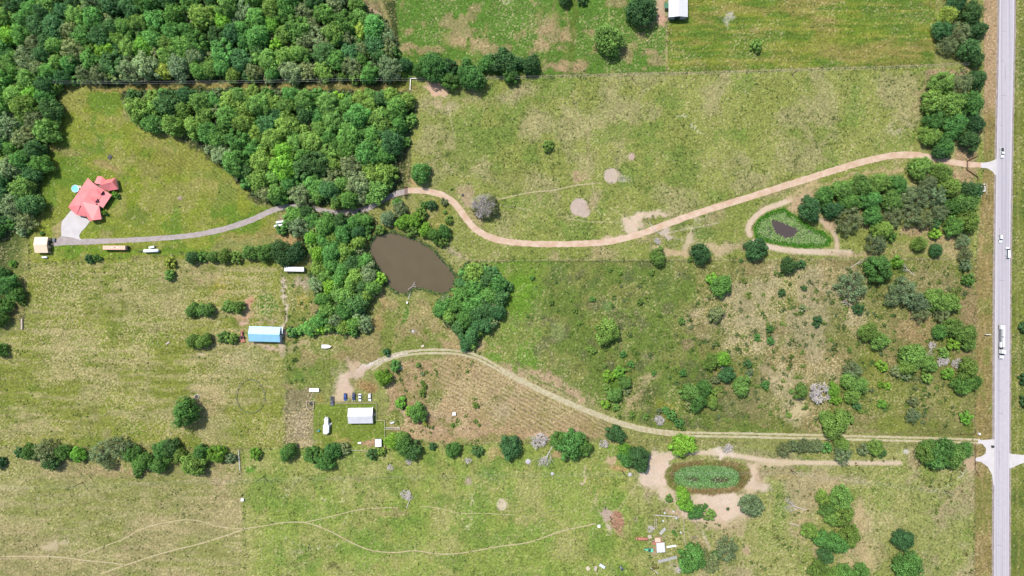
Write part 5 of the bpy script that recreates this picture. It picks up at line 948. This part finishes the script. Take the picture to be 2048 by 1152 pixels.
def crate(px, py, sx_, sy_, sz_, m, name, label, cat, rz=0, lid=None):
    t = thing(name, label, cat, at(px, py), rz); b = MB(); b.box(-sx_/2, sx_/2, -sy_/2, sy_/2, .08, sz_, taper=.03); b.build('body', m, t)
    b = MB(); b.box(-sx_/2 - .04, sx_/2 + .04, -sy_/2 - .04, sy_/2 + .04, sz_, sz_ + .07); b.build('lid', lid or m, t)
    for u in (-1, 1): b = MB(); b.box(u * sx_ * .35 - .06, u * sx_ * .35 + .06, -sy_/2 + .05, sy_/2 - .05, 0, .08); b.build('foot', BLACK, t)
    return t
BLUEP = mat('teal_barrel', (.05, .22, .28), .4)
crate(638, 861, 1.0, .9, 1.0, BLUEP, 'water_barrel', 'dark teal barrel left of the camper', 'barrel')
crate(719.5, 885.5, 2.0, .9, .7, WHITE, 'feed_trough', 'white trough on the bare strip left of grey shed', 'trough')
crate(785, 845, 2.4, .8, .4, STEEL, 'metal_sheet_stack', 'pale stack lying in the grass outside the yard', 'stack', R(15))
crate(908.5, 827, 1.9, 1.8, 1.2, WHITE, 'white_cabinet', 'white box standing alone in the stubble', 'box')
crate(486, 998.5, 1.6, 1.5, 1.2, WHITE, 'utility_box', 'white box on the fence line in the bottom pasture', 'box')
crate(1197.5, 1051.5, 1.6, 1.5, 1.1, WHITE, 'water_trough', 'white tub at the end of the cattle trail', 'trough')
crate(845.5, 692, 1.8, 1.2, .6, PALEW, 'wooden_crate', 'pale crate just above the curved lane', 'crate', R(20))
crate(109.5, 480, 1.3, 2.0, 1.1, GP, 'utility_cart', 'dark small cart in front of the tan shed', 'cart')
crate(105, 488.5, 1.2, .6, .5, mat('yellow_paint', (.8, .55, .25), .5), 'yellow_ramp', 'small yellow ramp at the tan shed opening', 'ramp')
crate(925.5, 390, 1.4, 1.0, .7, WHITE, 'mineral_feeder', 'small black and white feeder above the grey bare tree', 'feeder', R(30), BLACK)
crate(704, 636.5, 1.2, 1.2, 1.3, BP, 'blue_barrel', 'blue barrel in the shade of the wood', 'barrel')
crate(728, 594, 2.4, 1.6, .8, mat('terracotta_paint', (.42, .2, .13), .7), 'feed_bin', 'terracotta coloured bin among the crowns left of pond', 'bin')
crate(220.5, 314, 1.8, 2.6, .6, STEEL, 'burn_pit', 'pale scrap heap on the lawn above the red roofed house', 'scrap', R(-30), BLACK)
crate(1984, 892.5, 1.2, 1.1, 1.1, BLACK, 'trash_bin', 'black bin standing on the pale concrete apron', 'bin')
crate(1956.5, 867, .9, 1.1, 1.3, WHITE, 'mailbox_stand', 'small white box by the gate above the lane mouth', 'mailbox', 0, WHITE)
crate(76, 662 - 14, .9, 6.0, .8, WOODM, 'hay_bunk', 'long grey feeder', 'feeder') if False else None
crate(45, 648, .8, 6.4, .8, WOODM, 'hay_feeder', 'long grey wooden feeder at the left pasture edge', 'feeder')
crate(336, 686, 2.4, .9, .5, WOODM, 'scrap_timber_pile', 'grey timber pile right of the faint grass ring', 'timber', R(35))
# hay ring under the lone tree
t = thing('hay_ring', 'dark round bale feeder above the lone left tree', 'feeder', at(394, 793)); b = MB()
for z in (.25, .7, 1.1):
    for i in range(16): a = i * math.pi / 8; b.tube((1.3*math.cos(a), 1.3*math.sin(a), z), (1.3*math.cos(a+math.pi/8), 1.3*math.sin(a+math.pi/8), z), .05, n=4, cap=False)
b.build('ring', STEEL, t); b = MB(); b.tube((0, 0, 0), (0, 0, .9), 1.1, .9, n=14); b.build('hay_bale', mat('rotten_hay', (.07, .05, .035), .95, nscale=4, namt=.3), t)
# tractors
def tractor(px, py, rz, m, label, sc=1.):
    t = thing('tractor', label, 'tractor', at(px, py), rz); t.scale = (sc,) * 3; b = MB(); b.box(.1, 2.0, -.38, .38, .75, 1.35, taper=.06); b.build('bonnet', m, t)
    b = MB(); b.box(-1.2, .2, -.5, .5, .6, 1.0); b.build('chassis', BLACK, t); b = MB(); b.box(-.8, -.2, -.3, .3, 1.0, 1.5); b.build('seat', BLACK, t)
    b = MB(); b.box(-1.3, .1, -.95, -.55, 1.35, 1.45); b.box(-1.3, .1, .55, .95, 1.35, 1.45); b.build('fender', m, t)
    for x, r, w_ in ((-.6, .78, .75), (1.6, .42, .62)):
        for s in (-1, 1):
            b = MB(); b.tube((x, s*w_ - .16, r), (x, s*w_ + .16, r), r, n=16); wh = b.build('wheel', TYRE, t); b = MB(); b.tube((x, s*(w_+.17), r), (x, s*(w_+.19), r), r*.55, n=12); b.build('rim', m, wh)
    return t
GRNP = mat('green_tractor_paint', (.10, .42, .26), .45, .4); REDP = mat('red_tractor_paint', (.33, .09, .10), .5, .4)
t = tractor(485.5, 672, R(95), REDP, 'faded red tractor with rear implement left of the blue barn', 1.15)
b = MB(); b.box(-3.2, -1.6, -1.0, 1.0, .4, .55); b.box(-3.3, -3.1, -1.1, 1.1, .2, .8); b.build('implement', RUST, t); b = MB(); b.box(2.3, 3.1, -.9, .9, .3, .5); b.build('loader_bucket', RUST, t)
t = tractor(1296, 1098.5, R(170), GRNP, 'green tractor left of the white sheet roof', 1.15)
b = MB(); b.box(-2.6, -1.4, -.9, .9, .5, .62); b.build('implement', GRNP, t)
t = thing('canopy_shed', 'square white sheet roofed shed in the farm camp', 'shed', at(1321.5, 1095.2, 2.6) * 1, R(5)); t.location.z = 0
b = MB(); b.box(-2.5, 2.5, -2.9, 2.9, 2.5, 2.62); b.build('roof', WROOF, t)
for x in (-2.3, 2.3):
    for y in (-2.7, 2.7): b = MB(); b.box(x-.08, x+.08, y-.08, y+.08, 0, 2.5); b.build('post', WOODM, t)
b = MB(); b.box(-2.2, 2.2, 2.5, 2.6, .1, 2.4); b.build('wall', RUST, t)
t = thing('cattle_ramp', 'narrow white ramp to the right of the sheet roof', 'ramp', at(1342, 1091.5), R(8)); b = MB(); b.box(-2.9, 3.0, -.55, .55, .9, 1.0); b.build('deck', WHITE, t)
for x in (-2.2, 0, 2.2): b = MB(); b.box(x-.06, x+.06, -.5, -.4, 0, .9); b.box(x-.06, x+.06, .4, .5, 0, .9); b.build('leg', STEEL, t)
t = tank(1286.5, 1079, 6.0, .95, R(-2), RUST, 'rusty_tank', 'rusty red cylinder tank left end of the farm camp', 'tank', 1.2)
b = MB(); b.tube((-3.6, -.7, .6), (-3.6, .7, .6), .6, n=12); b.build('end_wheel', RUST, t)
t = crate(1308.5, 1085.5, 2.6, 1.4, 1.2, REDP, 'farm_implement', 'small red implement between rusty tank and sheet roof', 'implement', R(-10), RUST)
crate(1315, 1079.5, 3.2, 2.4, .5, mat('dusty_rust_sheet', (.55, .38, .3), .9, namt=.2), 'scrap_sheet', 'rust brown sheets above the white sheet roof', 'scrap', R(6))
crate(1299, 1073, 2.2, 1.8, .5, WOODM, 'pallet', 'square grey pallet above the rusty tank', 'pallet', R(5))
crate(1325, 1062, 4.6, 1.6, .5, mat('weathered_grey_boards', (.33, .32, .3), .9, namt=.15, stripe=(0, .4, .3)), 'board_stack', 'grey board stack lying diagonally above the scrap', 'boards', R(48))
crate(1389, 1074.5, 3.0, .7, .5, mat('dark_wood_log', (.13, .12, .1), .9), 'log_trough', 'short dark trough right of the camp fence', 'trough')
crate(1335, 1118, 11.5, 1.6, .7, mat('grey_planks', (.27, .27, .25), .9, namt=.2, stripe=(1, .5, .3)), 'flat_trailer', 'long grey plank trailer below the white sheet roof', 'trailer', R(14))
for i, (x, y) in enumerate(((1329, 1025.5), (1346.5, 1022.5), (1352, 1036), (1326, 1041), (1361, 1064))):
    t = thing('white_drum', ['white drum topmost left above the log rail', 'white drum topmost right above the log rail', 'white drum below the right end of log rail', 'pale drum below the middle of the log rail', 'white drum against the camp fence'][i], 'drum', at(x, y), 0, 'drums around the log rail')
    b = MB(); b.tube((0, 0, 0), (0, 0, .85), .48, n=14); b.build('body', WHITE, t); b = MB(); b.tube((0, 0, .85), (0, 0, .9), .5, n=14); b.build('lid', STEEL, t)
crate(1176, 1136, 2.0, 2.0, .9, mat('pinkish_board', (.62, .45, .43), .85), 'wooden_box', 'pinkish square box at bottom, left of the scrap', 'box', R(40), PALEW)
crate(1191, 1135.5, 1.5, 2.4, 1.0, PALEW, 'wooden_bin', 'pale open bin right of the pinkish box', 'box', R(-12), WOODM)
crate(1204, 1131, 3.6, 1.6, 1.0, mat('dark_green_paint', (.16, .2, .15), .6), 'utility_vehicle', 'dark low buggy right of the pale bin', 'buggy', R(-32), STEEL)
t = tractor(1243, 1136, R(120), mat('grey_machine_paint', (.2, .21, .26), .5), 'dark grey ride-on mower at the bottom edge', .9)
for i, (x, y, L, a, lab) in enumerate(((1210.5, 1015.5, 2.4, 90, 'black pipe above the dirt mound'), (1221.5, 1036, 2.6, -65, 'black pipe lying on the dirt mound edge'), (1223, 1045, 2.8, -50, 'lowest black pipe below the dirt mound'))):
    t = thing('black_pipe', lab, 'pipe', at(x, y), R(a), 'black pipes at the dirt mound'); b = MB(); b.tube((-L/2, 0, .25), (L/2, 0, .25), .24, n=10); b.build('pipe', BLACK, t)
# gas manifold by the highway
t = thing('gas_manifold', 'white pipe manifold on the highway verge beside dark tree', 'pipework', at(1965, 381)); b = MB()
for p, q in (((-1.6, 3.2, 1.0), (-1.6, -3.6, 1.0)), ((-1.6, 2.0, 1.0), (.8, 2.0, 1.0)), ((-1.6, -.6, 1.0), (.8, -.6, 1.0)), ((.8, 2.0, 1.0), (.8, -.6, 1.0))): b.tube(p, q, .2, n=8)
for x, y in ((-1.6, 3), (-1.6, -3.4), (.8, 2), (.8, -.6)): b.tube((x, y, 0), (x, y, 1), .1, n=6)
b.build('pipes', WHITE, t)
for x, y in ((.2, 2.1), (.2, -.5), (.2, 3.6)): b = MB(); b.box(x - .35, x + .35, y - .35, y + .35, .8, 1.5, taper=.08); b.build('valve', WHITE, t)
b = MB(); b.box(1.9, 2.05, -2.8, 4.4, 1.0, 1.12); b.box(1.9, 2.05, -2.8, 4.4, .5, .6)
for y in (-2.7, .8, 4.3): b.box(1.88, 2.08, y - .08, y + .08, 0, 1.2)
b.build('guard_rail', PALEW, t)
# overflow pipe and jetty post at the pond
t = thing('drain_pipe', 'white standing pipe with long walkway at pond foot', 'pipe', at(814.5, 604)); b = MB(); b.tube((0, 0, 0), (0, 0, 1.1), .35, n=12); b.box(-.4, .5, -.9, .2, 1.1, 1.2); b.build('riser', WHITE, t)
q = at(821, 585) - at(814.5, 604); b = MB(); b.tube((q.x * .3, q.y * .3, .25), (q.x, q.y, .25), .14); b.build('outlet_pipe', STEEL, t)
# cattle guard
t = thing('cattle_guard', 'brown railed cattle guard across the pink drive', 'cattle guard', at(812, 382)); b = MB()
for i in range(9): b.box(-.9 + i * .22, -.8 + i * .22, -2.2, 2.2, .1, .2)
b.build('grid', mat('brown_steel', (.20, .12, .09), .7), t)
for y in (-2.4, 2.4): b = MB(); b.box(-1.1, 1.1, y - .1, y + .1, 0, .9); b.build('side_rail', BROWNW, t)
# billboard-like white cross-arm post
t = thing('highway_sign', 'pale narrow sign board on the highway verge', 'sign', at(1971, 668.5)); b = MB(); b.box(-1.6, 1.6, -.12, .12, 1.6, 2.6); b.build('board', WHITE, t)
for x in (-1.2, 1.2): b = MB(); b.box(x - .08, x + .08, -.06, .06, 0, 1.6); b.build('post', WOODM, t)

# ------------------------------------------------------------------ fences, gates, poles
def fence(P, label, name='wire_fence', step=5.5, hgt=1.3, pm=None, rails=(1.2, .75, .4), rr=.008, rm=None, pr=.07, cat='fence', closed=False, group=None):
    pts = [at(*p) for p in P]; O = pts[0]; t = thing(name, label, cat, O, 0, group); L = sum((b - a).length for a, b in zip(pts[:-1], pts[1:])); step = max(step, L / 90); w_ = MB()
    for a, b in zip(pts[:-1], pts[1:]):
        a = a - O; b = b - O; n = max(1, round((b - a).length / step))
        for i in range(n + (1 if b is pts[-1] else 0)):
            p = a.lerp(b, i / n); q = MB(); h = hgt * rng.uniform(.94, 1.06); lx, ly = rng.uniform(-.04, .04), rng.uniform(-.04, .04); q.tube((p.x, p.y, 0), (p.x + lx, p.y + ly, h), pr, n=5); q.build('post', pm or WOODM, t)
        for z in rails: w_.tube((a.x, a.y, z), (b.x, b.y, z), rr, n=4)
    w_.build('wire' if rr < .04 else 'rail', rm or OLDW, t); return t
fence([(822,157),(1335,148),(1600,139),(1868,131),(1966,129)], 'long wire fence along the top of the upper pasture')
fence([(1334,34),(1332,147)], 'short wire fence running down from the white barn')
fence([(822,160),(820,250),(817,374)], 'wire fence between the wood and the upper pasture')
fence([(822,158),(838,157.5)], 'short pipe rail under the row of trees', 'pipe_fence', 2, 1.4, STEEL, (1.35, .7), .09, STEEL, .09)
fence([(821.5,159),(820.5,181)], 'short pipe rail at the fence corner', 'pipe_fence', 2, 1.4, STEEL, (1.35, .7), .09, STEEL, .09)
fence([(120,170),(400,171),(620,170),(800,172)], 'wire fence between the two upper woods')
fence([(57,470),(57,530),(50,600),(46,662)], 'wire fence left of the tan shed and pasture', pm=BROWNW, pr=.11)
fence([(58,530),(200,519),(380,507)], 'wire fence under the orange trailer')
fence([(817,392),(812,440)], 'short fence from the cattle guard to the thicket')
fence([(905,490),(936,521),(1300,520),(1620,518),(1948,517)], 'long wire fence across the middle of the picture')
fence([(566,545),(573,690),(574,780),(568,892)], 'wire fence down the right side of the left pasture', pm=BROWNW)
fence([(-40,893),(300,894),(480,896),(640,898)], 'wire fence behind the long bottom left hedgerow')
fence([(480,900),(484,990),(490,1060),(493,1180)], 'wire fence between the two bottom pastures')
fence([(478,900),(481,940)], 'pale pipe gate at the hedgerow end', 'pipe_gate', 3, 1.4, STEEL, (1.3, .7), .09, STEEL, .1, 'gate')
fence([(775,897),(1000,886),(1200,882),(1420,884)], 'wire fence below the ploughed ground')
fence([(1420,884),(1700,889),(1940,891)], 'wire fence under the pale lane')
fence([(1968,131),(1968,300)], 'fence along the upper highway tree belt', pm=BROWNW)
fence([(1955,400),(1953,520),(1950,640),(1949,860)], 'fence between brush pasture and highway verge', pm=BROWNW)
fence([(1949,935),(1948,1040),(1947,1180)], 'fence along the bottom right highway verge', pm=BROWNW, step=4)
fence([(1956,311),(1933,322)], 'brown board fence wing above the drive mouth', 'board_fence', 2.2, 1.3, BROWNW, (1.15, .75, .35), .1, BROWNW, .12)
fence([(1933,340),(1954,354),(1954,362)], 'brown board fence wing below the drive mouth', 'board_fence', 2.2, 1.3, BROWNW, (1.15, .75, .35), .1, BROWNW, .12)
fence([(1933,322),(1933,340)], 'brown gate across the pink drive', 'farm_gate', 2.7, 1.4, BROWNW, (1.3, .9, .5), .08, BROWNW, .13, 'gate')
fence([(1912,868),(1948,867.5),(1951,860)], 'dark rail fence above the lane mouth', 'rail_fence', 2.4, 1.3, BROWNW, (1.15, .6), .09, BROWNW, .11)
fence([(1949,889),(1949,914),(1949,938),(1957,952)], 'dark rail fence right of the big clump', 'rail_fence', 2.4, 1.3, BROWNW, (1.15, .6), .09, BROWNW, .11)
fence([(672,806),(753,806),(753,840.5),(770,840.5),(770,897)], 'pale board fence round the right of the yard', 'board_fence', 2.6, 1.1, PALEW, (1.0, .55), .09, PALEW, .09)
fence([(760,903),(690,899),(683,893)], 'pale board fence at the bottom of the yard', 'board_fence', 2.6, 1.1, PALEW, (1.0, .55), .08, PALEW, .08)
fence([(640,820),(637,840),(637,860)], 'thin pale rail left of the camper', 'rail_fence', 3, .9, PALEW, (.85,), .05, PALEW, .05)
fence([(627,815),(627,897)], 'faint wire fence on the left of the yard')
fence([(771,858),(799,858)], 'pale rail of the small chute right of yard', 'rail_fence', 2.2, 1.3, PALEW, (1.2, .6), .08, PALEW, .1)
fence([(771,855),(800,855),(800,858)], 'dark rail of the small chute right of yard', 'rail_fence', 2.2, 1.3, BROWNW, (1.2, .6), .08, STEEL, .1)
fence([(614,802),(627.5,801.5),(628,815.5),(614.5,816),(614,802)], 'square pale pen left of the parked pickup', 'animal_pen', 2.1, 1.2, PALEW, (1.15, .6), .1, PALEW, .1, 'pen')
crate(622.5, 806.5, 1.6, 1.4, 1.0, WHITE, 'dog_house', 'small white kennel inside the square pen', 'kennel', R(20), BLACK)
fence([(502 + 28.5 * math.cos(a) * (1 if math.sin(a) > 0 else .98), 792 + (34 if math.sin(a) < 0 else 33) * math.sin(a)) for a in [i * math.pi / 16 for i in range(33)]], 'large round dark pipe pen in the left pasture', 'round_pen', 3.2, 1.5, STEEL, (1.45, .8), .07, mat('dark_green_pipe', (.08, .10, .07), .6), .08, 'pen')
fence([(1309,1029),(1332,1031),(1358,1033.5)], 'grey log rail along the top of the farm camp', 'log_rail', 4, 1.2, WOODM, (1.1, .5), .18, DEAD, .14, 'rail')
fence([(1309,1035),(1308.5,1056)], 'left rail of the narrow cattle chute', 'chute_rail', 2, 1.5, BROWNW, (1.4, .8), .1, PALEW, .12, 'rail', group='rails of the cattle chute')
fence([(1312,1035),(1311.5,1056)], 'right rail of the narrow cattle chute', 'chute_rail', 2, 1.5, BROWNW, (1.4, .8), .1, PALEW, .12, 'rail', group='rails of the cattle chute')
fence([(1367,1022),(1367,1062),(1371,1105)], 'grey fence at the right of the farm camp', 'rail_fence', 3, 1.3, WOODM, (1.2,), .1, DEAD, .1)
fence([(1295,1084),(1333,1070)], 'long pale boom pole across the scrap', 'boom_pole', 6, .8, RUST, (.75,), .12, PALEW, .1, 'pole')
POLES = [(126,172.5),(690,168),(1264,157),(1584,149),(1919,137)], [(-170,972),(165,965),(527,953),(887,946),(1244,941.5),(1580.5,939),(1889,981)]
def pole(x, y, lab):
    t = thing('utility_pole', lab, 'utility pole', at(x, y), 0, 'wooden utility poles'); b = MB(); b.tube((0, 0, 0), (0, 0, 8.6), .24, .17, 8); b.build('mast', CREO, t)
    b = MB(); b.box(-.06, .06, -.7, .7, 8.2, 8.32); b.build('crossarm', CREO, t)
    for s in (-.6, .6): b = MB(); b.tube((0, s, 8.32), (0, s, 8.5), .06, n=6); b.build('insulator', WHITE, t)
labs = [['pole at the left end between the upper woods', 'pole between the woods near the middle', 'left pole on the top pasture fence', 'right pole on the top pasture fence', 'pole beside the highway tree belt gap'],
        ['pole off the left edge of the bottom pasture', 'pole in the bottom left tan pasture', 'pole just right of the bottom pasture fence', 'pole above the fallen brush in bottom field', 'pole left of the southern pond', 'pole right of the southern pond', 'pole near the bottom right highway fence']]
for row, lb in zip(POLES, labs):
    for (x, y), l_ in zip(row, lb):
        if -20 < x < 2060: pole(x, y, 'dark wooden ' + l_)
WIRE = mat('bright_aluminium_wire', (.5, .5, .5), .5, .5, .3)
for k, row in enumerate(POLES):
    t = thing('power_line', ['pale overhead wires crossing the upper woods and pasture', 'pale overhead wires crossing the bottom pastures'][k], 'power line', at(*row[0]))
    O = at(*row[0])
    for s in (-.6, .6):
        b = MB()
        for a, c in zip(row[:-1], row[1:]):
            A_, C2 = at(*a) - O, at(*c) - O; n = 14; pr_ = None
            for i in range(n + 1): u = i / n; p = A_.lerp(C2, u); p.z = 8.5 - 4 * u * (1 - u) * min(4., (C2 - A_).length * .015); p.y += s; (b.tube(pr_, p, .02, n=3, cap=False) if pr_ else None); pr_ = p
        b.build('wire', WIRE, t)

# ------------------------------------------------------------------ dead and fallen trees, brush piles
def deadtree(x, y, rp, label, k=0, h=1.1, name='dead_tree', col=None, cat='dead tree'):
    R_ = rp * S; p = at(x, y, R_ * h * .5); p.z = 0; t = thing(name, label, cat, p, rng.uniform(0, 6.28)); o = obj('branches', DEADM[k], t, (0, 0, 0), 0, (R_ * .95, R_ * .95, R_ * h))
    b = MB(); b.tube((0, 0, -.1), (0, 0, R_ * h * .32), R_ * .07, R_ * .05, 8); b.build('trunk', DEAD, t); return t
BIGD = deadmesh(21, 5, .55, .7, 4, .022, 1, .36); DEADM.append(BIGD)
t = deadtree(966, 410, 32, 'huge bare grey tree with sparse green beside the pink drive', 3, .8)
for i, (ox, oy, r_) in enumerate(((15, 5, 17), (5, 15, 16), (18, -8, 12), (-14, 12, 9), (22, 12, 10))):
    c = obj('foliage', OPEN[i % len(OPEN)], t, (0, 0, 0), i, (r_ * S, r_ * S, 5.)); a = -t.rotation_euler.z; vx, vy = ox * S, -oy * S
    c.location = (vx * math.cos(a) - vy * math.sin(a), vx * math.sin(a) + vy * math.cos(a), 2.6); bc = alb(122, 130, 92, 1.6); c.color = (*bc, 1)
obj('branches', BIGD, t, (-1.2, 1.2, .6), 1.3, (8.8, 8.8, 8.0))
deadtree(1640, 785, 27, 'bone white bare dead tree in the brush pasture', 1, .9); deadtree(1078, 882, 22, 'white tangle of bare branches by the lower fence', 2, .7)
deadtree(1886, 722, 16, 'left bone white fallen crown near the highway', 2, .6); deadtree(1914, 726, 14, 'right bone white fallen crown near the highway', 0, .6); deadtree(1864, 690, 9, 'small pale dead crown above the fallen ones', 1, .6)
deadtree(1318, 840, 14, 'grey dead bush on the pale lane edge', 0, .6, 'dead_bush', cat='dead bush'); deadtree(1208, 888, 11, 'grey leafless bush below the pale lane', 1, .7, 'dead_bush', cat='dead bush'); deadtree(1456, 897, 13, 'pale grey bare bush above the southern pond', 2, .8, 'dead_bush', cat='dead bush')
for x, y, r_, l_ in ((780, 935, 8, 'upper mauve brush pile below the grey shed'), (817, 924, 8, 'mauve brush pile right of the upper one'), (936, 921, 8, 'mauve brush pile below the lower fence shrubs'), (812, 990, 13, 'large brush pile with trunk in the bottom field'), (1302, 1058, 9, 'brush pile beside the narrow cattle chute'), (1357, 1140, 8, 'brush pile at the bottom edge below the camp'), (1312, 454, 0, ''), (1444, 733, 7, 'pale brush in the clump below straw brush'), (1315, 482, 9, 'pale grey brush beside the dark trough'), (1498, 752, 7, 'grey brush right of the dark clump shrub')):
    if r_: deadtree(x, y, r_, l_, rng.randrange(3), .5, 'brush_pile', cat='brush')
def fallen(x0, y0, x1, y1, spread, label, r0=.28, fan=7, depth=3, name='fallen_tree'):
    a = at(x0, y0); c = at(x1, y1); t = thing(name, label, 'fallen tree', a); d_ = (c - a); L = d_.length; ang = math.atan2(d_.y, d_.x); t.rotation_euler.z = ang
    b = MB(); b.tube((0, 0, r0), (L * .55, 0, r0 + .3), r0, r0 * .7, 7); b.tube((-.1, 0, r0), (-.5, 0, r0), r0 * 1.5, r0 * 1.9, 7); b.build('trunk', DEAD, t)
    r = random.Random(int(x0)); b = MB()
    def g(p, d2, l, rad, lv):
        q = p + d2 * l; b.tube(p, q, rad, rad * .6, 4, cap=False)
        if lv:
            for i in range(3): g(p + d2 * l * r.uniform(.4, 1), (d2 + Vector((r.gauss(0, .2), r.gauss(0, .55), r.gauss(0, .25)))).normalized(), l * .62, rad * .6, lv - 1)
    for i in range(fan): s = (i / (fan - 1) - .5) * 2 * spread; g(Vector((L * r.uniform(.25, .55), 0, r0 + .3)), Vector((math.cos(s), math.sin(s), .12)).normalized(), L * .3, r0 * .55, depth)
    b.build('branches', DEAD, t); return t
fallen(1105, 892, 1082, 932, .7, 'white fallen tree fanning down from the lower fence'); fallen(1609, 1019, 1566, 1004, .45, 'pale fallen tree lying in the bottom right field', .22, 5)
fallen(1826, 549, 1800, 528, .3, 'bare log between the oaks below the thicket', .2, 3, 2); fallen(1703, 611, 1682, 602, .5, 'small white fallen branch beside the round shrub', .2, 4, 2); fallen(1698, 537, 1730, 516, .15, 'thin straight grey log under the middle fence', .16, 3, 1)
fallen(814, 1013, 826, 985, .3, 'white log under the large brush pile', .22, 3, 1, 'fallen_log'); fallen(1581, 1047, 1602, 1052, .1, 'thin straight log in the bottom right field', .16, 3, 1, 'fallen_log'); fallen(1817, 735, 1876, 690, .1, 'thin bare log rising beside the highway clump', .16, 3, 1, 'fallen_log')
fallen(1300, 447, 1318, 470, .2, 'dark log at the foot of the pink drive', .2, 3, 1, 'fallen_log'); fallen(1302, 1136, 1318, 1148, .2, 'pale log at the bottom edge under the camp', .2, 3, 1, 'fallen_log'); fallen(818, 578, 834, 566, .5, 'bare branch reaching into the brown pond', .15, 3, 2, 'fallen_branch')
for x, y in ((287,152),(412,148),(600,18),(575,40),(190,60),(232,100),(664,130),(80,20),(300,44)):
    deadtree(x, y, 13, ORD[sorted([287,412,600,575,190,232,664,80,300]).index(x)] + ' bare grey crown from left, poking through the top left wood', rng.randrange(3), 1.5, 'bare_tree', cat='dead tree')['group'] = 'bare grey crowns in the top left wood'
for x, y in ((748,220),(618,252),(684,286)):
    deadtree(x, y, 11, ORD[[618,684,748].index(x)] + ' bare grey crown from left in the wood above the grey drive', rng.randrange(3), 2.0, 'bare_tree', cat='dead tree')['group'] = 'bare grey crowns above the grey drive'
# rocks and light stones
STN = mat('grey_limestone', (.36, .34, .35), .9, .2, nscale=3, namt=.15)
def rock(x, y, r_, label, h=.5):
    r = random.Random(int(x * 7 + y)); b = MB(); n = 9; rings = [(1, 0), (.95, .45), (.6, .9), (.05, 1)]; R_ = r_ * S
    for k, z in rings: b.v += [(R_ * k * math.cos(i * 6.283 / n) * r.uniform(.8, 1.15), R_ * k * math.sin(i * 6.283 / n) * r.uniform(.8, 1.15), R_ * h * z * r.uniform(.85, 1.1)) for i in range(n)]
    for j in range(3): b.f += [(j*n+i, j*n+(i+1)%n, (j+1)*n+(i+1)%n, (j+1)*n+i) for i in range(n)]
    b.f.append(tuple(range(3*n, 4*n))); tag(b.build('rock', STN, loc=at(x, y)), label, 'rock')
rock(1056.5, 923, 5.5, 'pale grey boulder left of the white fallen tree'); rock(1104.5, 947.5, 3.5, 'small grey rock below the white fallen tree'); rock(826, 663, 3, 'white rock in the grass above the lane'); rock(1260, 949, 4, 'flat grey rock left of the southern pond'); rock(1170, 1145, 3, 'small pale rock') if False else None
rock(801, 736, 4, 'dark rimmed rock pile beside the stubble shrub')
